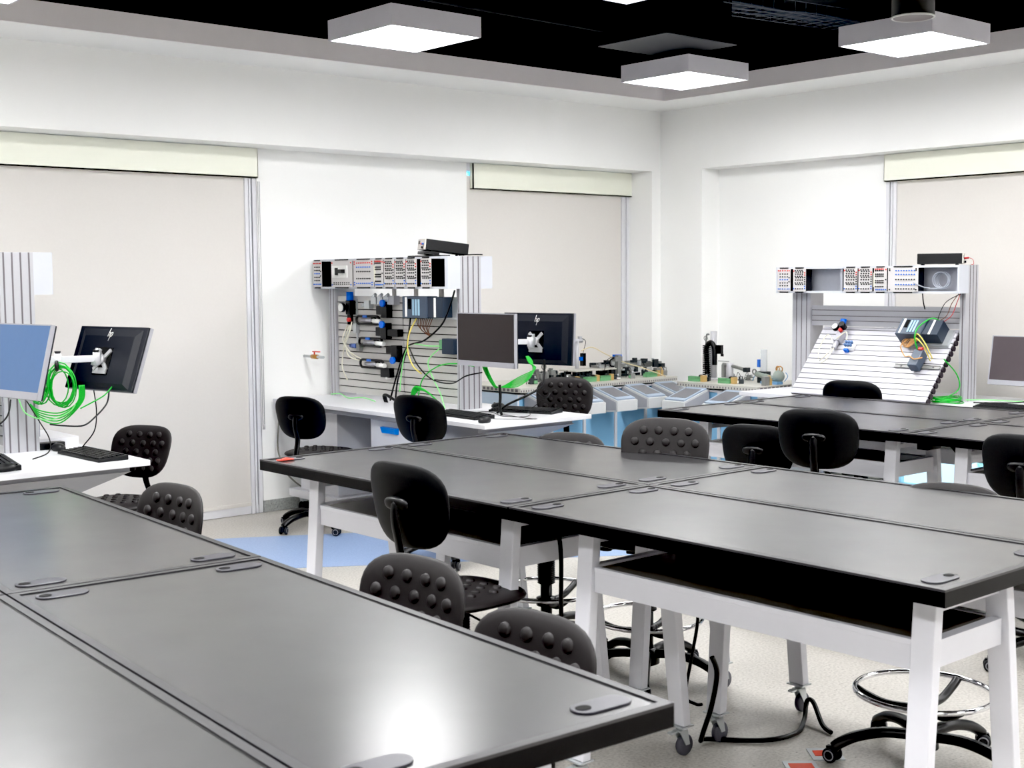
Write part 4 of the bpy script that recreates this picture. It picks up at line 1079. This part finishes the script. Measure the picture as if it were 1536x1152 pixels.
for i in range(8):
    e = random.uniform(-.014, .014); f_ = random.uniform(-.012, .012); ph = random.uniform(0, 6)
    q.tube([(7.72+e+(.10+f_)*math.cos(a*PI/9), 4.61+f_+(.085+e)*math.sin(a*PI/9), DZ+.006+.0042*i+.004*math.sin(a*PI/9*2+ph)) for a in range(18)], .003, 6, closed=True)
tag(q.out('green_cable_coil', greenC), 'flat coil of green cable lying on the right desk', 'cable')
cable('green_cable', [(7.80, 4.52, .83), (7.85, 4.40, .835), (7.95, 4.22, .83), (8.02, 4.1, .84)], .0035, greenL, 'pale green cable leading from the coil to the right monitor')
cable('black_cable', [(7.62, 4.36, .836), (7.74, 4.30, .83), (7.90, 4.17, .835), (7.98, 4.12, .90), (8.03, 4.12, .96)], .004, blkC, 'black cable rising to the right monitor')

# ------------------------------------------------------------------ left workstation extras
def loopc(c, Ry, Rz, yaw, j):
    q_ = []
    for i in range(16):
        a = 2*PI*i/16; q_.append((c[0]+Ry*math.cos(a)*math.cos(yaw), c[1]+Ry*math.cos(a)*math.sin(yaw), c[2]+Rz*math.sin(a)))
    return q_
q = MB()
for i in range(8): q.tube(loopc((2.335+random.uniform(-.012,.014), 6.19+.004*i, 1.145+random.uniform(-.012,.01)), .042+random.uniform(-.008,.01), .085+random.uniform(-.012,.012), -.7+random.uniform(-.3,.3), 0), .0032, 6, closed=True)
for i in range(9): q.tube(loopc((2.415+random.uniform(-.012,.014), 6.12+.004*i, 1.15+random.uniform(-.015,.01)), .055+random.uniform(-.008,.012), .092+random.uniform(-.014,.012), -.35+random.uniform(-.3,.3), 0), .0032, 6, closed=True)
for i in range(5): q.tube([(2.30, 6.24, 1.06), (2.33, 6.2, 1.03-.01*i), (2.40, 6.12, 1.02-.012*i), (2.47+.006*i, 6.08, 1.07), (2.48+.006*i, 6.08, 1.15)], .0035, 6, smooth=6)
q.tube([(2.47, 6.05, 1.04), (2.52, 6.02, 1.07), (2.58, 6.02, 1.10), (2.64, 6.05, 1.145)], .0035, 6, smooth=6)
tag(q.out('green_cable_coil', greenC), 'large coil of bright green cable hanging from the left monitor arm', 'cable')
q = MB(); q.torus((2.39, 6.12, 1.245), .018, .009, axis=(1, -.5, 0), n=16); tag(q.out('cable_strap', blkC), 'black strap binding the green coil', 'strap')
cable('green_cable', [(2.24, 6.22, 1.09), (2.26, 6.18, 1.02), (2.34, 6.12, .99), (2.42, 6.08, 1.02), (2.45, 6.06, 1.06)], .003, greenL, 'pale green cable loop drooping below the green coil')
cable('black_cable', [(2.62, 6.06, 1.12), (2.58, 6.0, 1.06), (2.51, 5.98, 1.0), (2.45, 5.98, .965), (2.38, 6.05, .965), (2.34, 6.1, .97)], .004, blkC, 'black cable sagging from the tilted left monitor')
cable('black_cable', [(2.56, 6.1, 1.12), (2.57, 6.1, 1.02), (2.565, 6.12, .92), (2.53, 6.18, .84), (2.52, 6.16, .82)], .003, blkC, 'black cable hanging straight from the tilted left monitor to the desk')
cable('black_cable', [(2.27, 6.2, 1.08), (2.31, 6.15, .98), (2.335, 6.1, .90), (2.32, 6.08, .84), (2.24, 6.07, .816)], .003, blkC, 'black cable dropping in front of the left post')
cable('black_cable', [(2.16, 6.1, 1.10), (2.13, 6.08, 1.02), (2.05, 6.1, .96), (1.95, 6.15, .93)], .004, blkC, 'black cable curving out of the left edge')
cable('brown_wire', [(2.40, 6.55, 1.45), (2.44, 6.50, 1.38), (2.46, 6.45, 1.32), (2.42, 6.42, 1.27)], .004, brnC, 'brown wires bowing behind the left post')
t = thing('socket_module', 'socket module edge beside the left post at the left edge', 'socket module', (2.17, 6.45, .86))
q = MB(); q.box((0, 0, 0), (.035, .14, .3)); q.out('faceplate', cabPale, t)
q = MB()
for i in range(6): q.box((-.003, -.002, .02+.045*i), (.03, .0, .035+.045*i))
q.out('slots', mat('slot_blue_grey', (140,150,170), .5), t)
t = thing('document_pouch', 'clear plastic pouch hung behind the left post', 'pouch', (2.45, 6.62, .82))
q = MB(); q.box((-.035, -.005, 0.0), (.035, .005, .15)); q.out('pouch_sleeve', mat('clear_plastic', (190,195,205), .2, alpha=.6), t)
q = MB()
for i in range(6): q.tube([(random.uniform(-.03, .03), 0, random.uniform(.01, .14)) for _ in range(4)], .003, 5, smooth=4)
q.out('loose_wires', mechM, t)
q = MB(); q.box((2.401, 6.40, DZ+.0005), (2.53, 6.46, DZ+.035)); tag(q.out('power_strip', blkM, bev=.004), 'black power strip at the foot of the left post', 'power strip')
q = MB(); q.box((2.42, 6.50, DZ+.0005), (2.64, 6.9, DZ+.045)); tag(q.out('cable_duct', whiteLam), 'white cable duct along the left desk behind the post', 'cable duct')

# ------------------------------------------------------------------ floor sockets and cables
cable('power_cable', [(3.33, 2.85, .36), (3.345, 2.84, .30), (3.34, 2.86, .18), (3.36, 2.92, .05), (3.45, 2.97, .013), (3.59, 2.83, .012), (3.73, 2.80, .012), (3.86, 2.86, .014), (3.93, 2.90, .06), (3.915, 2.86, .07), (3.86, 2.78, .02), (3.83, 2.72, .012)], .009, blkC, 'thick black power cable snaking over the floor to the floor box')
cable('power_cable', [(3.36, 2.935, .66), (3.36, 2.94, .466), (3.355, 2.965, .32), (3.35, 2.985, .19), (3.36, 2.95, .165), (3.36, 2.92, .17)], .006, blkC, 'thin black cable looping below the front right bench of the middle block')
cable('power_cable', [(2.98, 3.34, .80), (3.0, 3.27, .775), (3.0, 3.245, .70), (3.0, 3.245, .5), (3.02, 3.26, .3)], .008, blkC, 'black cable dropping under the front seam of the middle block')
cable('power_cable', [(5.67, 3.45, .845), (5.70, 3.37, .82), (5.72, 3.32, .72), (5.72, 3.32, .58), (5.70, 3.36, .42), (5.68, 3.42, .2), (5.7, 3.45, .012)], .011, blkC, 'thick black cable curving below the seam of the far right block')
q = MB(); q.box((5.60, 3.44, .80), (5.72, 3.50, .858)); tag(q.out('junction_box', blkM, bev=.003), 'black junction box under the far right block', 'junction box')
for (x, y, lb) in ((3.50, 2.60, 'steel floor socket box with orange label, nearer of two'), (3.66, 2.62, 'steel floor socket box with orange label beside the stool caster')):
    t = thing('floor_socket', lb, 'floor socket', (x, y, .0), R(-40), 'floor socket boxes')
    q = MB(); q.box((-.055, -.055, 0), (.055, .055, .004)); q.out('steel_frame', zincM, t)
    q = MB(); q.box((-.04, -.02, .004), (.04, .03, .0055)); q.out('orange_label', orangeM, t)

# ------------------------------------------------------------------ training stations in the corner
def station(cx, cy, rz, label, end_panel=False, wd=.348):
    """front faces -Y local, width .35 (x), depth .7 (y): y from 0 (front) to .7"""
    t = thing('training_station', label, 'training station', (cx, cy, 0), rz, 'trolley training stations in the corner')
    w = wd/2
    q = MB(); q.box((-w, 0, .10), (-w+.012, .68, .77)); q.box((w-.012, 0, .10), (w, .68, .77)); q.box((-w+.012, .66, .1), (w-.012, .68, .77)); q.box((-w+.012, 0.0, .10), (w-.012, .66, .115)); q.box((-w+.012, 0, .755), (w-.012, .66, .77))
    q.out('cabinet', cabFr, t)
    q = MB(); q.box((-w+.014, .012, .118), (w-.014, .03, .75)); q.out('door', cabBlue, t)
    if end_panel:
        q = MB(); q.box((-w-.006, .0, .10), (-w, .68, .77)); q.out('side_panel', cabPale, t)
    q = MB(); q.box((-w, -.03, .785), (w, .67, .82)); 
    for i in range(14): q.box((-w+.005+i*(wd/14.1), -.0315, .79), (-w+.014+i*(wd/14.1), -.03, .805), 1)
    for i in range(14): q.box((-w-.0015, .0+i*.048, .79), (-w, .03+i*.048, .812), 1); q.box((w, .0+i*.048, .79), (w+.0008, .03+i*.048, .812), 1)
    q.out('profile_plate', [plateM, alumD], t)
    q = MB(); q.box((-w+.02, .05, .77), (w-.02, .6, .785)); q.out('plate_support', mechD, t)
    cw = .112
    q = MB(); q.hexa([(-cw, -.30, .610), (cw, -.30, .610), (cw, -.005, .58), (-cw, -.005, .58), (-cw, -.30, .69), (cw, -.30, .69), (cw, -.005, .778), (-cw, -.005, .778)])
    c = q.out('console', conM, t)
    for sx in (-1, 1):  # grey sheets imitate the shaded inside of an open console shell
        q = MB(); xa_, xb_ = sorted((sx*cw, sx*(cw+.003)))
        q.hexa([(xa_, -.285, .62), (xb_, -.285, .62), (xb_, -.006, .60), (xa_, -.006, .60), (xa_, -.285, .682), (xb_, -.285, .682), (xb_, -.006, .765), (xa_, -.006, .765)]); q.out('console_side_shade', greyPan, c)
    def sl(x, u, w_):   # along slope
        y = -.30+u*.295; z = .69+u*.088; return (x, y-w_*.286, z+w_*.958)
    def slab(nm, x0, x1, u0, u1, h0, h1, m):
        q = MB(); q.hexa([sl(x0, u0, h0), sl(x1, u0, h0), sl(x1, u1, h0), sl(x0, u1, h0), sl(x0, u0, h1), sl(x1, u0, h1), sl(x1, u1, h1), sl(x0, u1, h1)]); return q.out(nm, m, c)
    slab('console_frame', -cw+.012, cw-.012, .06, .95, .001, .012, conB); slab('console_screen', -cw+.03, cw-.03, .2, .82, .012, .0135, conS)
    for sx in (-1, 1):
        for y in (.06, .6):
            q = MB(); q.box((sx*(w-.04)-.012, y-.015, .055), (sx*(w-.04)+.012, y+.015, .1)); ca = q.out('caster', zincM, t)
            q = MB(); q.lathe([(.006, -.01), (.038, -.01), (.04, 0), (.038, .01), (.006, .01)], (sx*(w-.04), y, .042), 18, axis=(1, 0, 0)); q.out('wheel', rubM, ca)
    return t
LS = [(6.58, 'training station at the left end of the row, plain pale side facing us'), (6.93, 'training station half hidden behind the black swivel chair'),
      (7.28, 'training station with the leftmost fully visible tilted console'), (7.63, 'training station with the second tilted console from the left'), (7.98, 'training station deepest in the room corner, console half hidden')]
for i, (x, lb) in enumerate(LS): station(x, 7.40, 0, lb, i == 0)
station(7.76, 6.79, R(-90), 'training station against the right wall carrying the black chain tower', wd=.402)
station(7.76, 6.385, R(-90), 'training station at the right end of the row carrying the clear tube', wd=.402)

ZP = .8205
def gear(name, label, cat, loc, rz=0, group=None): return thing(name, label, cat, (loc[0], loc[1], ZP), rz, group)
# chain tower
t = gear('handling_tower', 'tall lifting tower with black energy chain and grey column', 'lifting tower', (8.10, 6.93))
q = MB(); q.cyl((0, 0, 0), (0, 0, .39), .026, n=18); q.box((-.05, -.05, 0), (.05, .05, .012)); q.out('column', alumM, t)
q = MB()
P = [(-.04, .03, .02), (-.045, .035, .18), (-.045, .035, .26), (-.04, -.0, .30), (-.04, -.04, .26), (-.04, -.045, .12)]
q.tube(P, (.022, .02), 8, smooth=8, flat=(1, 0, 0))
for k in range(16): q.box((-.068, .012, .02+.0165*k), (-.022, .058, .029+.0165*k))
q.out('energy_chain', blkM, t)
q = MB(); q.box((-.03, -.10, .21), (.0, -.05, .28)); q.box((-.02, -.11, .19), (-.005, -.09, .21)); q.out('gripper', blkM, t)
q = MB(); q.tube([(0, .08, .0), (0, .08, .33), (0, .05, .36)], .007, 8, smooth=3); q.box((-.01, .06, .20), (.01, .10, .23)); q.torus((0, .085, .33), .018, .003, axis=(1, 0, 0), n=16); q.torus((0, .09, .10), .018, .003, axis=(1, 0, 0), n=16); q.box((-.005, -.16, .148), (.005, -.05, .154)); q.out('guide_rod', mechM, t)
# swivel arm
t = gear('swivel_handler', 'grey swivel arm on a short post beside the chain tower', 'swivel arm', (8.10, 6.76))
q = MB(); q.cyl((0, 0, 0), (0, 0, .14), .028, n=18); q.box((-.05, -.05, 0), (.05, .05, .01)); q.out('post', alumM, t)
q = MB(); q.hexa([(-.018, -.02, .10), (.018, -.02, .10), (.018, .0, .10), (-.018, 0, .10), (-.018, -.02, .13), (.018, -.02, .13), (.018, 0, .13), (-.018, 0, .13)]); q.tube([(0, .07, .125), (0, 0, .12), (0, -.09, .105), (0, -.16, .09)], .014, 8, smooth=4); q.box((-.015, .05, .02), (.015, .075, .125)); q.out('arm', mechM, t)
q = MB(); q.box((-.02, -.19, .075), (.02, -.15, .11)); q.out('gripper_head', mechD, t)
# magazine
t = gear('stack_magazine', 'clear upright feed tube with blue tag at the right end of the row', 'feed tube', (8.10, 6.42))
q = MB(); q.cyl((0, 0, .09), (0, 0, .26), .026, n=20, cap=False); q.out('clear_tube', clearM, t)
q = MB(); q.box((-.03, -.04, 0), (.03, .04, .06)); q.box((-.035, -.04, .06), (.035, .05, .088)); q.out('base_block', mechD, t)
q = MB(); q.box((-.01, .04, .12), (.01, .058, .18)); q.out('blue_tag', bluM, t)
t = gear('feed_cylinder', 'grey-green rounded feeder body with slanted barrel beside the clear tube', 'feeder', (8.10, 6.28))
q = MB(); q.cyl((-.03, .19, .07), (-.03, -.02, .03), .022, n=16); q.ball((-.02, -.02, .06), .05, sc=(1, .9, 1)); q.out('feeder_body', greySh, t)
q = MB(); q.torus((-.02, -.03, .115), .022, .004, axis=(1, .3, 0), n=18); q.torus((-.02, -.01, .115), .022, .004, axis=(1, -.3, 0), n=18); q.out('tube_loops', brassM, t)
q = MB(); q.tube([(0, .25, .01), (0, .22, .06), (0, .17, .07)], .003, 6, smooth=5); q.tube([(0, -.06, .02), (0, -.09, .06), (0, -.07, .09)], .003, 6, smooth=5); q.box((-.09, -.06, 0), (-.02, .10, .02)); q.out('air_tubes', mat('pale_blue_tube', (120,165,205), .4), t)
q = MB(); q.torus((-.04, .20, .085), .018, .006, axis=(1, 0, 0), n=18); q.out('gauge', mechM, t)
# green terminal strips and valves in front
n_t = [(7.84, 6.90, 'by the chain tower'), (7.85, 6.60, 'between swivel arm and feed tube'), (6.99, 7.45, 'behind the swivel chair'), (7.22, 7.46, 'above the leftmost full console'),
       (7.38, 7.46, 'near the centre of the left row'), (7.95, 7.48, 'in the corner station')]
for i, (x, y, s_) in enumerate(n_t):
    rz = R(-90) if i < 2 else 0
    t = gear('terminal_block', 'green terminal block '+s_, 'terminal block', (x, y), rz, 'green terminal blocks')
    q = MB(); q.box((-.06, -.015, 0), (.06, .035, .028)); 
    for k in range(8): q.box((-.056+.015*k, -.02, .028), (-.046+.015*k, .02, .04))
    q.out('terminal_body', grnT, t)
    q = MB(); q.box((.065, -.01, 0), (.10, .03, .05)); q.out('end_clamp', ochM, t)
    q = MB(); q.ball((.05, .015, .04), .02, sc=(1.2, .8, .8)); q.out('black_plug', blkM, t)
# left row mechanisms
t = gear('robot_column', 'slim grey column with top arm and hanging black gripper', 'gripper column', (7.40, 7.80))
q = MB(); q.cyl((0, 0, 0), (0, 0, .31), .017, n=16); q.cyl((-.05, 0, .31), (.06, 0, .31), .016, n=12); q.box((-.04, -.04, 0), (.04, .04, .01)); q.box((.02, -.01, .32), (.05, .01, .345)); q.out('column', alumM, t)
q = MB(); q.box((.055, -.02, .10), (.085, .02, .205)); q.out('gripper', blkM, t)
q = MB(); q.box((.03, -.015, .145), (.055, .015, .175)); q.out('blue_block', brBlu, t)
q = MB(); q.tube([(.05, 0, .33), (.10, 0, .30), (.07, 0, .21)], .003, 6, smooth=6); q.out('cord', blkC, t)
t = gear('conveyor', 'pale deck with mechanisms beneath at the centre of the left row', 'conveyor', (7.45, 7.66))
q = MB(); q.box((-.29, -.1, .075), (.24, .10, .085)); q.out('deck', plateM, t)
q = MB(); q.box((-.28, -.02, 0), (.23, .02, .02))
for i in range(16): q.cbox((random.uniform(-.27, .22), random.uniform(-.08, .08), .037), (random.uniform(.02, .05), random.uniform(.02, .05), .074), 0)
q.out('drive_blocks', mechD, t)
t = gear('conveyor', 'long grey beam conveyor running towards the room corner', 'conveyor', (7.90, 7.72))
q = MB(); q.box((-.38, -.035, .07), (.40, .035, .105)); q.box((-.36, .05, .09), (.30, .08, .12)); q.out('beam', mechM, t)
q = MB(); q.box((-.37, -.03, 0), (.39, .0, .02))
for i in range(26): q.cbox((random.uniform(-.36, .38), random.uniform(-.09, .07), random.uniform(.03, .12)), (random.uniform(.015, .06), random.uniform(.02, .05), random.uniform(.02, .07)), 0)
q.out('drive_blocks', mechD, t)
q = MB()
for i in range(22): q.cbox((random.uniform(-.36, .38), random.uniform(-.11, .05), random.uniform(.04, .13)), (random.uniform(.01, .04), random.uniform(.01, .03), random.uniform(.01, .05)), 0)
q.out('metal_fittings', zincM, t)
t = gear('sensor_post', 'upright grey post with curved hose in the middle of the left row', 'post', (7.64, 7.56))
q = MB(); q.box((-.018, -.018, 0), (.018, .018, .19)); q.box((-.05, -.02, .14), (.03, .02, .18)); q.out('post', mechM, t)
q = MB(); q.tube([(-.05, 0, .17), (-.09, 0, .15), (-.09, 0, .11), (-.05, 0, .10)], .007, 8, smooth=5); q.tube([(-.03, 0, .18), (-.12, 0, .16), (-.16, 0, .07)], .003, 6, smooth=5); q.out('hose', blkC, t)
t = gear('indicator_block', 'bright blue cube on a small stand in the left row', 'indicator', (7.77, 7.70))
q = MB(); q.box((-.01, -.01, .0), (.01, .01, .13)); q.out('stand', mechM, t); q = MB(); q.box((-.028, -.028, .13), (.028, .028, .185)); q.out('blue_cube', brBlu, t)
cable('air_hose', [(7.28, 7.62, 1.06), (7.38, 7.6, 1.085), (7.52, 7.6, 1.03), (7.72, 7.58, .95), (7.86, 7.5, .90), (7.97, 7.42, .85), (8.02, 7.38, .825)], .004, mat('cream_hose', (215,200,160), .4), 'cream air hose arching over the left row')
t = gear('white_cylinder', 'white upright cylinder beside the small parts behind the monitor', 'cylinder', (6.87, 7.78))
q = MB(); q.cyl((0, 0, 0), (0, 0, .07), .022, n=18); q.cyl((0, 0, .07), (0, 0, .085), .016, n=14); q.out('barrel', whtP, t)
t = gear('assembly_unit', 'cluster of small grey mechanisms behind the black-backed monitor', 'mechanism', (7.05, 7.78))
q = MB()
for i in range(22): q.cbox((random.uniform(-.12, .17), random.uniform(-.1, .1), random.uniform(.02, .08)), (random.uniform(.015, .05), random.uniform(.02, .05), random.uniform(.02, .06)), 0)
q.box((-.14, -.12, 0), (.18, .12, .012)); q.torus((-.08, -.05, .12), .022, .005, axis=(0, 1, 0), n=18); q.out('drive_blocks', mechM, t)
q = MB()
for i in range(12): q.cbox((random.uniform(-.12, .17), random.uniform(-.12, .05), random.uniform(.02, .09)), (random.uniform(.01, .04), .02, random.uniform(.02, .05)), 0)
q.out('dark_fittings', mechD, t)
t = gear('assembly_unit', 'cluster of grey mechanisms on the second station behind the swivel chair', 'mechanism', (7.17, 7.55))
q = MB()
for i in range(20): q.cbox((random.uniform(-.12, .14), random.uniform(-.05, .05), random.uniform(.02, .05)), (random.uniform(.015, .05), random.uniform(.02, .05), random.uniform(.02, .04)), 0)
q.out('drive_blocks', mechD, t)
for (x, y, lb) in ((8.05, 7.50, 'ochre and grey valve pair in the corner station'), (7.90, 6.24, 'ochre and grey valve pair at the right end station')):
    t = gear('small_valve', lb, 'valve', (x, y), 0, 'small ochre valves')
    q = MB(); q.box((-.03, -.02, 0), (.02, .02, .07)); q.out('grey_block', mechM, t); q = MB(); q.box((.022, -.02, 0), (.05, .02, .05)); q.ball((.036, 0, .06), .016); q.out('ochre_block', ochM, t)

comps = [(6.75, 7.62, 'before the robot column'), (7.02, 7.50, 'on the second station'), (7.55, 7.50, 'between the two full consoles'), (7.72, 7.48, 'above the second full console'),
         (8.02, 7.62, 'under the beam conveyor end'), (8.16, 7.52, 'at the corner'), (7.92, 6.84, 'in front of the chain tower'), (8.22, 6.66, 'behind the swivel handler'), (7.92, 6.50, 'in front of the clear tube'), (8.28, 6.88, 'in the deep corner behind the tower')]
for i, (x, y, lb) in enumerate(comps):
    t = gear('sensor_module', 'small grey sensor module with fittings '+lb, 'sensor module', (x, y), random.uniform(0, 3), 'small sensor modules on the stations')
    hh = random.uniform(.035, .075)
    q = MB(); q.box((-.035, -.02, 0), (.03, .02, hh*.6)); q.box((-.01, -.015, hh*.6), (.02, .015, hh)); q.out('module_body', mechM if i % 2 else mechD, t, bev=.002)
    q = MB(); q.cyl((-.02, 0, hh*.6), (-.02, 0, hh*.6+.02), .007, n=10); q.cyl((.03, 0, hh*.3), (.05, 0, hh*.3), .006, n=10); q.out('fitting', zincM, t)
    q = MB(); q.box((-.03, .02, .005), (.0, .03, hh*.4)); q.out('plug', whtP if i % 3 else grnT, t)
    q = MB(); q.tube([(.01, 0, hh-.002), (.03, .02, hh+.03), (.06, .03, hh*.5), (.07, .03, .003)], .0022, 6, smooth=5); q.out('lead', blkC, t)

# ------------------------------------------------------------------ camera
H = 2.22*.74
th = R(40.628); p = R(4.6103); r = R(-.41455)
cp, sp = math.cos(p), math.sin(p); cr, sr = math.cos(r), math.sin(r)
base = Matrix(((1, 0, 0), (0, -sp, -cp), (0, cp, -sp)))
Rm = Matrix(((cr, -sr, 0), (sr, cr, 0), (0, 0, 1))) @ base
RW = Matrix(((math.cos(th), math.sin(th), 0), (-math.sin(th), math.cos(th), 0), (0, 0, 1)))
Mc = Rm @ RW.transposed()       # world -> (right, down, forward)
right, down, fwd = Mc[0], Mc[1], Mc[2]
cam = bpy.data.cameras.new('camera'); co = bpy.data.objects.new('camera', cam); COL.objects.link(co)
co.matrix_world = Matrix(((right[0], -down[0], -fwd[0], 0), (right[1], -down[1], -fwd[1], 0), (right[2], -down[2], -fwd[2], H), (0, 0, 0, 1)))
cam.sensor_width = 36; cam.lens = 1953.683/1536*36
cam.clip_start = .05; cam.clip_end = 60
cam.dof.use_dof = True; cam.dof.focus_distance = 6.6; cam.dof.aperture_fstop = 9
SC.camera = co

# ------------------------------------------------------------------ light
w = bpy.data.worlds.new('world'); SC.world = w; w.use_nodes = True
w.node_tree.nodes['Background'].inputs[0].default_value = lin((200, 225, 245)); w.node_tree.nodes['Background'].inputs[1].default_value = .8
SC.view_settings.view_transform = 'Standard'
SC.view_settings.look = 'None'
SC.view_settings.exposure = 1.4
SC.view_settings.use_curve_mapping = True
_cm = SC.view_settings.curve_mapping
_cm.black_level = (.009, .009, .009); _cm.white_level = (.93, .93, .93)
_cm.update()
